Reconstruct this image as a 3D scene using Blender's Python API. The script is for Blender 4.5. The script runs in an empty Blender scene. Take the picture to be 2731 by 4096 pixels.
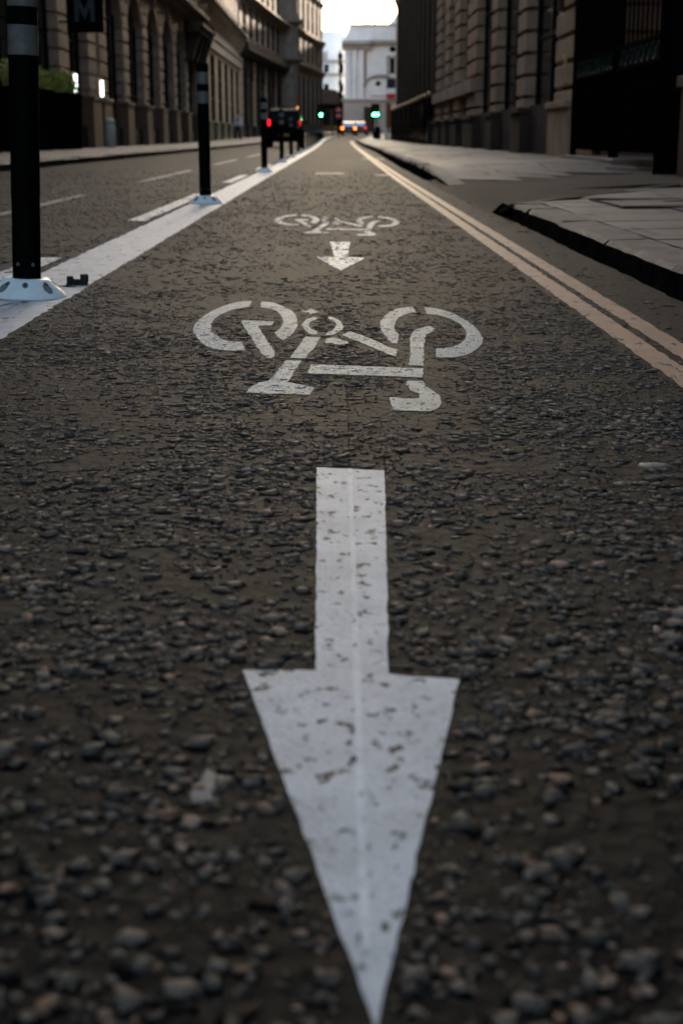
import bpy, bmesh, math, random
import numpy as np
from mathutils import Matrix, Vector

random.seed(7)
RNG = np.random.default_rng(11)
S = bpy.context.scene
COL = S.collection
R = math.radians

# ------------------------------------------------------------------ camera, sky, sun, exposure
cam_d = bpy.data.cameras.new("camera")
cam = bpy.data.objects.new("camera", cam_d)
COL.objects.link(cam)
cam.location = (0, 0, 0.5)
cam.rotation_euler = (R(90 - 14.78), 0, R(-0.23))
cam_d.sensor_fit = 'VERTICAL'
cam_d.sensor_height = 36
cam_d.sensor_width = 24
cam_d.lens = 50
cam_d.clip_start = 0.05
cam_d.clip_end = 6000
cam_d.dof.use_dof = True
cam_d.dof.focus_distance = 3.1
cam_d.dof.aperture_fstop = 6.0
S.camera = cam
S.render.resolution_x, S.render.resolution_y = 682, 1024

SUN_EL, SUN_AZ = 14.0, 14.0          # azimuth: degrees to the right of straight ahead (+Y)
world = bpy.data.worlds.new("World")
S.world = world
world.use_nodes = True
wn = world.node_tree
sky = wn.nodes.new("ShaderNodeTexSky")
sky.sky_type = 'NISHITA'
sky.sun_disc = False
sky.sun_elevation = R(SUN_EL)
sky.sun_rotation = R(SUN_AZ)
sky.air_density = 1.0
sky.dust_density = 2.4
sky.ozone_density = 1.0
wn.links.new(sky.outputs[0], wn.nodes["Background"].inputs[0])
wn.nodes["Background"].inputs[1].default_value = 0.12
sun_d = bpy.data.lights.new("sun", 'SUN')
sun_d.energy = 3.0
sun_d.angle = R(0.5)
sun_d.color = (1.0, 0.83, 0.66)
sun = bpy.data.objects.new("sun", sun_d)
COL.objects.link(sun)
_d = Vector((math.sin(R(SUN_AZ)) * math.cos(R(SUN_EL)), math.cos(R(SUN_AZ)) * math.cos(R(SUN_EL)), math.sin(R(SUN_EL))))
sun.rotation_euler = _d.to_track_quat('Z', 'Y').to_euler()
sun.location = (40, 160, 60)
vs = S.view_settings
S.display_settings.display_device = 'sRGB'
vs.view_transform = 'Standard'
vs.look = 'None'
vs.gamma = 1.0
vs.exposure = 2.4
S.cycles.use_denoising = True
S.cycles.max_bounces = 8


# ------------------------------------------------------------------ materials
def mat(name, base=(0.5, 0.5, 0.5), rough=0.6, metal=0.0, spec=0.3, noise=0.0, nscale=4.0, bump=0.0, bscale=40.0, stains=0.0):
    m = bpy.data.materials.new(name)
    m.use_nodes = True
    nt = m.node_tree
    b = nt.nodes["Principled BSDF"]
    b.inputs["Base Color"].default_value = (*base, 1)
    b.inputs["Roughness"].default_value = rough
    b.inputs["Metallic"].default_value = metal
    b.inputs["Specular IOR Level"].default_value = spec
    tc = nt.nodes.new("ShaderNodeTexCoord")
    if noise:
        n = nt.nodes.new("ShaderNodeTexNoise")
        n.inputs["Scale"].default_value = nscale
        n.inputs["Detail"].default_value = 6
        n.inputs["Roughness"].default_value = 0.65
        nt.links.new(tc.outputs["Object"], n.inputs["Vector"])
        r = nt.nodes.new("ShaderNodeValToRGB")
        r.color_ramp.elements[0].position = 0.3
        r.color_ramp.elements[1].position = 0.7
        r.color_ramp.elements[0].color = (*[c * (1 - noise) for c in base], 1)
        r.color_ramp.elements[1].color = (*[min(1, c * (1 + noise)) for c in base], 1)
        nt.links.new(n.outputs["Fac"], r.inputs[0])
        nt.links.new(r.outputs[0], b.inputs["Base Color"])
    if bump:
        n2 = nt.nodes.new("ShaderNodeTexNoise")
        n2.inputs["Scale"].default_value = bscale
        n2.inputs["Detail"].default_value = 5
        nt.links.new(tc.outputs["Object"], n2.inputs["Vector"])
        bp = nt.nodes.new("ShaderNodeBump")
        bp.inputs["Strength"].default_value = bump
        bp.inputs["Distance"].default_value = 0.02
        nt.links.new(n2.outputs["Fac"], bp.inputs["Height"])
        nt.links.new(bp.outputs[0], b.inputs["Normal"])
    return m


def glow(name, color, strength):
    m = bpy.data.materials.new(name)
    m.use_nodes = True
    nt = m.node_tree
    b = nt.nodes["Principled BSDF"]
    b.inputs["Base Color"].default_value = (*[c * 0.3 for c in color], 1)
    b.inputs["Emission Color"].default_value = (*color, 1)
    b.inputs["Emission Strength"].default_value = strength
    b.inputs["Roughness"].default_value = 0.3
    return m


def N(nt, kind, **kw):
    n = nt.nodes.new(kind)
    for k, v in kw.items():
        if k in n.inputs:
            n.inputs[k].default_value = v
        else:
            setattr(n, k, v)
    return n


def ramp(nt, src, stops):
    r = nt.nodes.new("ShaderNodeValToRGB")
    e = r.color_ramp.elements
    e[0].position, e[-1].position = stops[0][0], stops[-1][0]
    for p, c in stops[1:-1]:
        e.new(p)
    for i, (p, c) in enumerate(stops):
        e[i].color = (*c, 1) if len(c) == 3 else c
    nt.links.new(src, r.inputs[0])
    return r


def mix(nt, fac, a, b, mode='MIX'):
    m = nt.nodes.new("ShaderNodeMix")
    m.data_type = 'RGBA'
    m.blend_type = mode
    for sock, v in ((m.inputs[0], fac), (m.inputs[6], a), (m.inputs[7], b)):
        if hasattr(v, 'links'):
            nt.links.new(v, sock)
        else:
            sock.default_value = v if not isinstance(v, tuple) else (*v, 1)
    return m.outputs[2]


def asphalt():
    m = bpy.data.materials.new("rolled asphalt")
    m.use_nodes = True
    nt = m.node_tree
    L = nt.links.new
    b = nt.nodes["Principled BSDF"]
    tc = N(nt, "ShaderNodeTexCoord")
    P = tc.outputs["Object"]
    big = N(nt, "ShaderNodeTexNoise", Scale=0.9, Detail=6.0, Roughness=0.62)
    L(P, big.inputs["Vector"])
    base = ramp(nt, big.outputs["Fac"], [(0.34, (0.0048, 0.0043, 0.0034)), (0.5, (0.0082, 0.0070, 0.0055)), (0.68, (0.0165, 0.0134, 0.0102))])
    fine = N(nt, "ShaderNodeTexNoise", Scale=420.0, Detail=3.0, Roughness=0.7)
    L(P, fine.inputs["Vector"])
    grit = ramp(nt, fine.outputs["Fac"], [(0.3, (0.6, 0.6, 0.6)), (0.72, (1.5, 1.45, 1.4))])
    col = mix(nt, 1.0, base.outputs[0], grit.outputs[0], 'MULTIPLY')
    vo = N(nt, "ShaderNodeTexVoronoi", Scale=46.0)
    L(P, vo.inputs["Vector"])
    chip = ramp(nt, vo.outputs["Color"], [(0.0, (0.45, 0.47, 0.46)), (0.28, (0.8, 0.8, 0.8)), (0.7, (1.05, 1.02, 1.0)), (1.0, (1.7, 1.55, 1.4))])
    chip.color_ramp.interpolation = 'CONSTANT'
    col = mix(nt, 0.75, col, chip.outputs[0], 'MULTIPLY')
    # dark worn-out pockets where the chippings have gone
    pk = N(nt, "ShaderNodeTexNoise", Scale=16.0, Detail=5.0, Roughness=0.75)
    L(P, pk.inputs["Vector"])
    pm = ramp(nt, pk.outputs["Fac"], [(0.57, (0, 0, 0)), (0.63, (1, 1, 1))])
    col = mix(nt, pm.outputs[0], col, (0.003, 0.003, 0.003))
    # dusty smears across the lane: centre, half-length, half-width, turn
    for (cx, cy, ax, ay, rot, k) in ((-0.40, 6.0, 0.34, 0.95, 0.12, 0.55), (-0.27, 6.7, 0.17, 0.55, 0.0, 0.6), (-0.58, 4.65, 0.085, 1.15, 0.06, 0.55),
                                     (-0.55, 9.1, 0.13, 0.95, 0.05, 0.6), (0.1, 14, 0.6, 2.3, 0.0, 0.22), (-2.6, 11, 0.35, 3.0, 0.0, 0.25), (0.25, 30, 0.5, 9.0, 0.0, 0.3)):
        mp = N(nt, "ShaderNodeMapping", vector_type='TEXTURE')
        mp.inputs["Location"].default_value = (cx, cy, 0)
        mp.inputs["Rotation"].default_value = (0, 0, -rot)
        mp.inputs["Scale"].default_value = (ax, ay, 1)
        L(P, mp.inputs["Vector"])
        gr = N(nt, "ShaderNodeTexGradient", gradient_type='SPHERICAL')
        L(mp.outputs[0], gr.inputs["Vector"])
        nz = N(nt, "ShaderNodeTexNoise", Scale=7.0, Detail=6.0, Roughness=0.7)
        L(P, nz.inputs["Vector"])
        mu = N(nt, "ShaderNodeMath", operation='MULTIPLY')
        L(gr.outputs[1], mu.inputs[0])
        L(nz.outputs["Fac"], mu.inputs[1])
        rr = ramp(nt, mu.outputs[0], [(0.05, (0, 0, 0)), (0.45, (k, k, k))])
        col = mix(nt, rr.outputs[0], col, (0.070, 0.053, 0.039))
    L(col, b.inputs["Base Color"])
    b.inputs["Roughness"].default_value = 0.68
    b.inputs["Specular IOR Level"].default_value = 0.055
    h1 = N(nt, "ShaderNodeMath", operation='MULTIPLY_ADD')
    L(fine.outputs["Fac"], h1.inputs[0]); h1.inputs[1].default_value = 0.25
    L(vo.outputs["Distance"], h1.inputs[2])
    h2 = N(nt, "ShaderNodeMath", operation='MULTIPLY_ADD')
    L(pm.outputs[0], h2.inputs[0]); h2.inputs[1].default_value = -0.8
    L(h1.outputs[0], h2.inputs[2])
    bp = N(nt, "ShaderNodeBump", Strength=0.55, Distance=0.006)
    L(h2.outputs[0], bp.inputs["Height"])
    L(bp.outputs[0], b.inputs["Normal"])
    return m


def paint(name, color, wear=0.60, wscale=(55, 30, 55), soft=0.03, bump=0.5, rough=0.5, spec=0.12):
    """road paint with chipped-out spots showing the asphalt"""
    m = bpy.data.materials.new(name)
    m.use_nodes = True
    nt = m.node_tree
    L = nt.links.new
    b = nt.nodes["Principled BSDF"]
    tc = N(nt, "ShaderNodeTexCoord")
    mp = N(nt, "ShaderNodeMapping")
    mp.inputs["Scale"].default_value = wscale
    L(tc.outputs["Object"], mp.inputs["Vector"])
    n = N(nt, "ShaderNodeTexNoise", Scale=1.0, Detail=4.0, Roughness=0.62)
    L(mp.outputs[0], n.inputs["Vector"])
    w = ramp(nt, n.outputs["Fac"], [(wear, (0, 0, 0)), (wear + soft, (1, 1, 1))])
    n2 = N(nt, "ShaderNodeTexNoise", Scale=9.0, Detail=7.0, Roughness=0.7)
    L(tc.outputs["Object"], n2.inputs["Vector"])
    c = ramp(nt, n2.outputs["Fac"], [(0.3, tuple(x * 0.72 for x in color)), (0.55, color), (0.75, tuple(min(1, x * 1.12) for x in color))])
    n3 = N(nt, "ShaderNodeTexNoise", Scale=160.0, Detail=4.0, Roughness=0.7)
    L(tc.outputs["Object"], n3.inputs["Vector"])
    g = ramp(nt, n3.outputs["Fac"], [(0.28, (0.72, 0.73, 0.72)), (0.5, (1, 1, 1))])
    col = mix(nt, 1.0, c.outputs[0], g.outputs[0], 'MULTIPLY')
    col = mix(nt, w.outputs[0], col, (0.009, 0.0105, 0.0108))
    L(col, b.inputs["Base Color"])
    b.inputs["Roughness"].default_value = rough
    b.inputs["Specular IOR Level"].default_value = spec
    h = N(nt, "ShaderNodeMath", operation='MULTIPLY_ADD')
    L(w.outputs[0], h.inputs[0]); h.inputs[1].default_value = -0.7
    L(n3.outputs["Fac"], h.inputs[2])
    bp = N(nt, "ShaderNodeBump", Strength=bump, Distance=0.006)
    L(h.outputs[0], bp.inputs["Height"])
    L(bp.outputs[0], b.inputs["Normal"])
    return m


def chip_material():
    m = bpy.data.materials.new("stone chippings")
    m.use_nodes = True
    nt = m.node_tree
    L = nt.links.new
    b = nt.nodes["Principled BSDF"]
    at = N(nt, "ShaderNodeAttribute", attribute_name="tone")
    r = ramp(nt, at.outputs["Fac"], [(0.0, (0.0012, 0.0013, 0.0013)), (0.012, (0.0012, 0.0013, 0.0013)), (0.02, (0.030, 0.032, 0.028)), (0.25, (0.078, 0.075, 0.061)), (0.52, (0.125, 0.111, 0.087)), (0.80, (0.180, 0.151, 0.114)),  # lowest stops: near-black for the painted crevice shade under the stones
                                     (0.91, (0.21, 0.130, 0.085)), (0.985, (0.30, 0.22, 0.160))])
    tc = N(nt, "ShaderNodeTexCoord")
    n = N(nt, "ShaderNodeTexNoise", Scale=240.0, Detail=4.0, Roughness=0.65)
    L(tc.outputs["Object"], n.inputs["Vector"])
    g = ramp(nt, n.outputs["Fac"], [(0.3, (0.65, 0.65, 0.65)), (0.7, (1.3, 1.3, 1.3))])
    L(mix(nt, 1.0, r.outputs[0], g.outputs[0], 'MULTIPLY'), b.inputs["Base Color"])
    b.inputs["Roughness"].default_value = 0.7
    b.inputs["Specular IOR Level"].default_value = 0.06
    bp = N(nt, "ShaderNodeBump", Strength=0.3, Distance=0.001)
    L(n.outputs["Fac"], bp.inputs["Height"])
    L(bp.outputs[0], b.inputs["Normal"])
    return m


def slabs(name, base, sx=0.9, sy=0.6, mortar=(0.009, 0.0075, 0.006), gap=0.022, var=0.2):
    """sawn paving slabs with dirty joints; object coordinates, joints across the pavement"""
    m = bpy.data.materials.new(name)
    m.use_nodes = True
    nt = m.node_tree
    L = nt.links.new
    b = nt.nodes["Principled BSDF"]
    tc = N(nt, "ShaderNodeTexCoord")
    br = N(nt, "ShaderNodeTexBrick")
    br.inputs["Scale"].default_value = 1.0
    br.inputs["Brick Width"].default_value = sx
    br.inputs["Row Height"].default_value = sy
    br.inputs["Mortar Size"].default_value = gap
    br.inputs["Mortar Smooth"].default_value = 0.3
    br.inputs["Color1"].default_value = (*[c * (1 - var) for c in base], 1)
    br.inputs["Color2"].default_value = (*[c * (1 + var) for c in base], 1)
    br.inputs["Mortar"].default_value = (*mortar, 1)
    L(tc.outputs["Object"], br.inputs["Vector"])
    n = N(nt, "ShaderNodeTexNoise", Scale=1.7, Detail=8.0, Roughness=0.7)
    L(tc.outputs["Object"], n.inputs["Vector"])
    g = ramp(nt, n.outputs["Fac"], [(0.3, (0.62, 0.60, 0.58)), (0.7, (1.2, 1.2, 1.2))])
    n2 = N(nt, "ShaderNodeTexNoise", Scale=150.0, Detail=3.0)
    L(tc.outputs["Object"], n2.inputs["Vector"])
    g2 = ramp(nt, n2.outputs["Fac"], [(0.3, (0.75, 0.75, 0.75)), (0.7, (1.2, 1.2, 1.2))])
    col = mix(nt, 1.0, br.outputs["Color"], g.outputs[0], 'MULTIPLY')
    col = mix(nt, 1.0, col, g2.outputs[0], 'MULTIPLY')
    L(col, b.inputs["Base Color"])
    b.inputs["Roughness"].default_value = 0.6
    bp = N(nt, "ShaderNodeBump", Strength=0.5, Distance=0.006)
    h = N(nt, "ShaderNodeMath", operation='MULTIPLY_ADD')
    L(br.outputs["Fac"], h.inputs[0]); h.inputs[1].default_value = -0.8
    L(n2.outputs["Fac"], h.inputs[2])
    L(h.outputs[0], bp.inputs["Height"])
    L(bp.outputs[0], b.inputs["Normal"])
    return m


M = {}
M['asphalt'] = asphalt()
M['chips'] = chip_material()
M['white_paint'] = paint("white road paint", (0.63, 0.675, 0.685), 0.572, (52, 40, 52), 0.07)
M['bike_paint'] = paint("thin white road paint", (0.325, 0.410, 0.430), 0.60, (70, 26, 70), 0.05, 0.9)
M['seam_paint'] = paint("thick white paint seam", (0.74, 0.78, 0.79), 0.62, (40, 32, 40), 0.06)
M['line_paint'] = paint("white line paint", (0.55, 0.57, 0.555), 0.60, (22, 10, 22), 0.10, 0.4)
M['dash_paint'] = paint("worn white line paint", (0.60, 0.61, 0.59), 0.56, (30, 16, 30), 0.08, 0.5)
M['faint_paint'] = paint("faint white line paint", (0.12, 0.12, 0.112), 0.54, (22, 8, 22), 0.12, 0.4)
M['yellow_paint'] = paint("faded yellow line paint", (0.38, 0.222, 0.135), 0.585, (34, 12, 34), 0.08, 0.4)
M['crayon'] = paint("yellow setting-out crayon", (0.055, 0.035, 0.004), 0.47, (260, 160, 260), 0.1, 0.2, 0.8, 0.0)
M['chalk'] = paint("pale setting-out chalk", (0.035, 0.034, 0.032), 0.44, (200, 40, 200), 0.2, 0.2, 0.8, 0.0)
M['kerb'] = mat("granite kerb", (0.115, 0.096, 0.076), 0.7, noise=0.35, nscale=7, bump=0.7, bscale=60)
M['kerb_face'] = mat("near-black kerb face", (0.011, 0.010, 0.009), 0.9, noise=0.9, nscale=9, bump=0.8, bscale=50, spec=0.0)  # near-black colour for every upright kerb face
M['slab'] = slabs("york stone slabs", (0.076, 0.054, 0.036))
M['apron'] = mat("worn driveway surface", (0.062, 0.049, 0.036), 0.8, spec=0.05, noise=0.35, nscale=1.3, bump=0.4, bscale=90)
M['mortar'] = mat("dirty mortar", (0.012, 0.010, 0.008), 0.9, spec=0.0)
M['slab_far'] = slabs("sandstone slabs", (0.125, 0.095, 0.070))
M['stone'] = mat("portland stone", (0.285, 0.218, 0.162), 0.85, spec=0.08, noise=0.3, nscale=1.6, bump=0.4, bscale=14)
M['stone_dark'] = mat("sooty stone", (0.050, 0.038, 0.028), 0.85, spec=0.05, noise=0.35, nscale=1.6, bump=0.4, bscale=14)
M['stone_brown'] = mat("brown sandstone", (0.32, 0.220, 0.145), 0.85, spec=0.06, noise=0.3, nscale=1.8, bump=0.4, bscale=14)
M['granite'] = mat("pink granite plinth", (0.125, 0.080, 0.056), 0.6, spec=0.1, noise=0.3, nscale=6, bump=0.2, bscale=60)
M['tower'] = mat("dark brown cladding", (0.052, 0.036, 0.025), 0.8, spec=0.05, noise=0.25, nscale=1.2)
M['pale'] = mat("pale limestone", (0.85, 0.85, 0.84), 0.7, noise=0.12, nscale=0.5)
M['pale_dim'] = mat("pale limestone base", (0.42, 0.39, 0.35), 0.7, noise=0.15, nscale=0.5)
M['roof'] = mat("slate roof", (0.30, 0.30, 0.31), 0.6, noise=0.2, nscale=1)
M['glass'] = mat("dark window glass", (0.002, 0.003, 0.0032), 0.12, spec=0.06)
M['frame'] = mat("black window frame", (0.004, 0.004, 0.004), 0.6, spec=0.1)
M['black'] = mat("black painted iron", (0.003, 0.003, 0.003), 0.6, spec=0.0)
M['iron_edge'] = mat("worn iron edge", (0.012, 0.010, 0.008), 0.6, spec=0.0)
M['iron_teal'] = mat("worn teal iron", (0.004, 0.012, 0.013), 0.5, spec=0.03)
M['gloss_black'] = mat("glossy black iron", (0.003, 0.0035, 0.0035), 0.06, spec=0.25)
M['post'] = mat("black flexible plastic", (0.0025, 0.0025, 0.0025), 0.6, spec=0.03)
M['band'] = mat("dull reflective sleeve", (0.14, 0.14, 0.125), 0.5, noise=0.35, nscale=24)
M['post_base'] = mat("pale blue plastic base", (0.82, 0.97, 0.91), 0.38, spec=0.4, noise=0.08, nscale=18)
M['hole'] = mat("recessed bolt hole", (0.03, 0.035, 0.035), 0.5)
M['oval'] = mat("grey rubber plug", (0.16, 0.185, 0.18), 0.6, noise=0.2, nscale=60)
M['steel'] = mat("bright steel", (0.6, 0.6, 0.6), 0.25, metal=1.0)
M['brass'] = mat("tarnished brass", (0.45, 0.30, 0.15), 0.35, metal=1.0)
M['bin'] = mat("pale green painted metal", (0.33, 0.36, 0.315), 0.5, noise=0.15, nscale=5)
M['leaf'] = mat("box leaf", (0.20, 0.23, 0.025), 0.5, noise=0.4, nscale=4)
M['wood'] = mat("branch bark", (0.06, 0.045, 0.03), 0.8)
M['car_black'] = mat("black car paint", (0.002, 0.002, 0.002), 0.6, spec=0.02)
M['car_silver'] = mat("silver car paint", (0.7, 0.72, 0.74), 0.2, metal=0.6)
M['car_dark'] = mat("dark car paint", (0.03, 0.04, 0.045), 0.25)
M['tyre'] = mat("tyre rubber", (0.012, 0.012, 0.012), 0.8)
M['plate'] = mat("yellow number plate", (0.35, 0.26, 0.05), 0.5)
M['red_glow'] = glow("red tail lamp", (1.0, 0.005, 0.02), 0.55)
M['amber_glow'] = glow("orange tail lamp", (1.0, 0.12, 0.01), 2.2)
M['green_glow'] = glow("green signal lamp", (0.02, 1.0, 0.25), 45.0)
M['dim_green'] = glow("dim green signal lamp", (0.0, 0.8, 0.25), 0.25)
M['lamp_glow'] = glow("wall lamp tube", (0.86, 1.0, 0.97), 1.1)
M['warm_glow'] = glow("amber lamp", (1.0, 0.42, 0.08), 0.35)
M['window_warm'] = glow("lit office window", (1.0, 0.62, 0.12), 0.05)
M['lens_off'] = mat("unlit signal lens", (0.03, 0.01, 0.01), 0.3)
M['skin'] = mat("skin", (0.45, 0.30, 0.22), 0.6)
M['shirt'] = mat("pale blue shirt", (0.58, 0.66, 0.72), 0.8)
M['trousers'] = mat("dark trousers", (0.012, 0.013, 0.016), 0.8)
M['hair'] = mat("dark hair", (0.02, 0.015, 0.012), 0.7)
M['letter'] = mat("tarnished teal letter", (0.011, 0.024, 0.025), 0.4, noise=0.4, nscale=6)
M['sign_red'] = mat("red road sign", (0.45, 0.02, 0.02), 0.4)
M['sign_white'] = mat("white road sign", (0.75, 0.75, 0.75), 0.4)
M['orange_board'] = mat("orange brown board", (0.28, 0.10, 0.03), 0.6, noise=0.2, nscale=3)
M['hivis'] = mat("yellow green barrier board", (0.30, 0.30, 0.02), 0.6)
M['flag_blue'] = mat("navy cloth", (0.01, 0.015, 0.04), 0.8)
M['grey_cabinet'] = mat("pale grey cabinet", (0.42, 0.41, 0.38), 0.5)
M['rubber'] = mat("black moulded rubber", (0.008, 0.010, 0.008), 0.4)
M['splash'] = mat("dried pale splash", (0.065, 0.072, 0.073), 0.6, noise=0.7, nscale=40)
M['pebble'] = mat("pale flint", (0.10, 0.092, 0.08), 0.6, noise=0.25, nscale=30)
M['stage_ground'] = mat("city ground", (0.10, 0.095, 0.09), 0.8, noise=0.2, nscale=0.05)


# ------------------------------------------------------------------ mesh helpers
class MB:
    def __init__(self):
        self.v, self.f = [], []

    def add(self, vs, fs):
        k = len(self.v)
        self.v += [tuple(p) for p in vs]
        self.f += [tuple(i + k for i in f) for f in fs]
        return self

    def box(self, x0, x1, y0, y1, z0, z1):
        x0, x1 = min(x0, x1), max(x0, x1)
        y0, y1 = min(y0, y1), max(y0, y1)
        return self.add([(x0, y0, z0), (x1, y0, z0), (x1, y1, z0), (x0, y1, z0), (x0, y0, z1), (x1, y0, z1), (x1, y1, z1), (x0, y1, z1)],
                        [(0, 3, 2, 1), (4, 5, 6, 7), (0, 1, 5, 4), (1, 2, 6, 5), (2, 3, 7, 6), (3, 0, 4, 7)])

    def prism(self, pts, axis, a, b):
        """closed 2D outline extruded along axis 0/1/2 from a to b"""
        n = len(pts)

        def P(p, t):
            return {0: (t, p[0], p[1]), 1: (p[0], t, p[1]), 2: (p[0], p[1], t)}[axis]
        vs = [P(p, a) for p in pts] + [P(p, b) for p in pts]
        fs = [tuple(range(n - 1, -1, -1)), tuple(range(n, 2 * n))] + [(i, (i + 1) % n, n + (i + 1) % n, n + i) for i in range(n)]
        return self.add(vs, fs)

    def lathe(self, prof, n=24, c=(0, 0, 0)):
        """profile [(r, z)] turned about z"""
        vs, fs = [], []
        for r, z in prof:
            for i in range(n):
                a = 2 * math.pi * i / n
                vs.append((c[0] + r * math.cos(a), c[1] + r * math.sin(a), c[2] + z))
        for k in range(len(prof) - 1):
            for i in range(n):
                j = (i + 1) % n
                fs.append((k * n + i, k * n + j, (k + 1) * n + j, (k + 1) * n + i))
        fs.append(tuple(range(n - 1, -1, -1)))
        fs.append(tuple((len(prof) - 1) * n + i for i in range(n)))
        return self.add(vs, fs)

    def tube(self, p, q, r, n=12, r2=None):
        p, q = Vector(p), Vector(q)
        d = (q - p).normalized()
        a = d.orthogonal().normalized()
        b = d.cross(a)
        r2 = r if r2 is None else r2
        vs = [p + (a * math.cos(2 * math.pi * i / n) + b * math.sin(2 * math.pi * i / n)) * r for i in range(n)]
        vs += [q + (a * math.cos(2 * math.pi * i / n) + b * math.sin(2 * math.pi * i / n)) * r2 for i in range(n)]
        fs = [(i, (i + 1) % n, n + (i + 1) % n, n + i) for i in range(n)] + [tuple(range(n - 1, -1, -1)), tuple(range(n, 2 * n))]
        return self.add(vs, fs)

    def ball(self, c, r, n=10, m=6, sz=1.0):
        return self.lathe([(r * math.sin(math.pi * max(0.04, min(0.96, k / m))), -r * sz * math.cos(math.pi * k / m)) for k in range(m + 1)], n, c)

    def build(self, name, material, parent=None, bevel=0, smooth=False, auto=None):
        me = bpy.data.meshes.new(name)
        me.from_pydata(self.v, [], self.f)
        bm = bmesh.new()
        bm.from_mesh(me)
        bmesh.ops.recalc_face_normals(bm, faces=bm.faces)
        bm.to_mesh(me)
        bm.free()
        if smooth:
            me.shade_smooth()
        if auto:
            me.shade_smooth()
            me.set_sharp_from_angle(angle=R(auto))
        me.materials.append(M[material])
        o = bpy.data.objects.new(name, me)
        COL.objects.link(o)
        if parent is not None:
            o.parent = parent
        if bevel:
            md = o.modifiers.new("bevel", 'BEVEL')
            md.width = bevel
            md.segments = 2
            md.limit_method = 'ANGLE'
            md.angle_limit = R(30)
        return o


def tag(o, label, cat, group=None, kind=None):
    o["label"] = label
    o["category"] = cat
    if group:
        o["group"] = group
    if kind:
        o["kind"] = kind
    return o


def thing(name, label, cat, loc=(0, 0, 0), rz=0.0, group=None):
    o = bpy.data.objects.new(name, None)
    COL.objects.link(o)
    o.location = loc
    o.rotation_euler = (0, 0, rz)
    return tag(o, label, cat, group)


def copy_tree(o, parent=None):
    c = o.copy()
    COL.objects.link(c)
    if parent is not None:
        c.parent = parent
    for ch in list(o.children):
        copy_tree(ch, c)
    return c


def rise(y):
    """the street climbs gently in the distance"""
    if y < 60:
        return 0.0
    if y < 143:
        return 0.00006 * (y - 60) ** 2
    return 0.413 + 0.010 * (min(y, 260) - 143)


def interp(tab, y):
    if y <= tab[0][0]:
        return tab[0][1]
    for (a, va), (b, vb) in zip(tab, tab[1:]):
        if y <= b:
            return va + (vb - va) * (y - a) / (b - a)
    return tab[-1][1]


KERB_R = [(-14, 1.08), (9.3, 1.09), (15.3, 1.2), (17.6, 1.07), (25, 1.11), (50, 1.37), (105, 1.5), (125, 2.4), (165, 4.2), (205, 7.5)]
KERB_L = [(-14, -4.95), (60, -4.9), (120, -4.85), (165, -2.9), (205, 1.2)]


def kr(y): return interp(KERB_R, y)
def kl(y): return interp(KERB_L, y)


# ------------------------------------------------------------------ ground, road, pavements
def strip(name, rows, material, smooth=False):
    """rows: list of lists of points, same length"""
    mb = MB()
    n = len(rows[0])
    vs = [p for r in rows for p in r]
    fs = [(i * n + j, i * n + j + 1, (i + 1) * n + j + 1, (i + 1) * n + j) for i in range(len(rows) - 1) for j in range(n - 1)]
    mb.add(vs, fs)
    o = mb.build(name, material)
    for p in o.data.polygons:
        if p.normal.z < 0:
            o.data.flip_normals()
            break
    return o


g = MB().add([(-2500, -1500, -0.25), (2500, -1500, -0.25), (2500, 4000, -0.25), (-2500, 4000, -0.25)], [(0, 1, 2, 3)]).build("ground", 'stage_ground')
tag(g, "city ground stretching out beneath the streets and buildings", "ground", kind="structure")

ys = [-14 + 2 * i for i in range(37)] + [60 + 3 * i for i in range(49)]
road = strip("road", [[(kl(y) - 0.1 + (kr(y) - kl(y) + 0.2) * j / 12, y, rise(y)) for j in range(13)] for y in ys], 'asphalt')
tag(road, "worn brown asphalt road with dark stone chippings running up the street", "road", kind="structure")
jr = strip("road", [[(x, y, rise(y) + 0.004) for x in (-26, -10, 0, 10, 20, 40)] for y in (203.5, 212, 225, 245, 262)], 'asphalt')
tag(jr, "open road junction in front of the pale stone buildings", "road", kind="structure")


def zpav(x, y):
    """right pavement height: dropped where the driveway to the gate crosses it"""
    base = 0.10 + min(0.05, max(0, (x - 1.27)) * 0.016)
    y1 = 9.35 + (x - 1.1) * 1.75
    y2 = 15.5 + (x - 1.1) * 1.45
    low = 0.008 + max(0, x - 1.1) * 0.012

    def sm(t):
        t = max(0.0, min(1.0, t))
        return t * t * (3 - 2 * t)
    d = sm((y - y1) / 0.55) * (1 - sm((y - y2) / 2.3))
    up = 0.02 * sm((y - 30) / 20)
    return (base + up) * (1 - d) + low * d + rise(y)


def kerb_w(y):
    return 0.185


rows = []
yy = [-14 + 1.0 * i for i in range(21)] + [7 + 0.2 * i for i in range(86)] + [24.5 + 1.5 * i for i in range(58)]
for y in yy:
    if 9.25 < y < 15.6:
        x0 = kr(y) - 0.03
    else:
        x0 = kr(y) + kerb_w(y)
    x1 = 9.0 if 14 < y < 31 else 4.6
    rows.append([(x0 + (x1 - x0) * t, y, zpav(x0 + (x1 - x0) * t, y)) for t in (0, 0.05, 0.1, 0.17, 0.25, 0.33, 0.42, 0.5, 0.6, 0.7, 0.8, 0.9, 1.0)])
pr = strip("pavement", [[(x, y, z - 0.014) for x, y, z in r] for r in rows], 'mortar')


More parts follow.
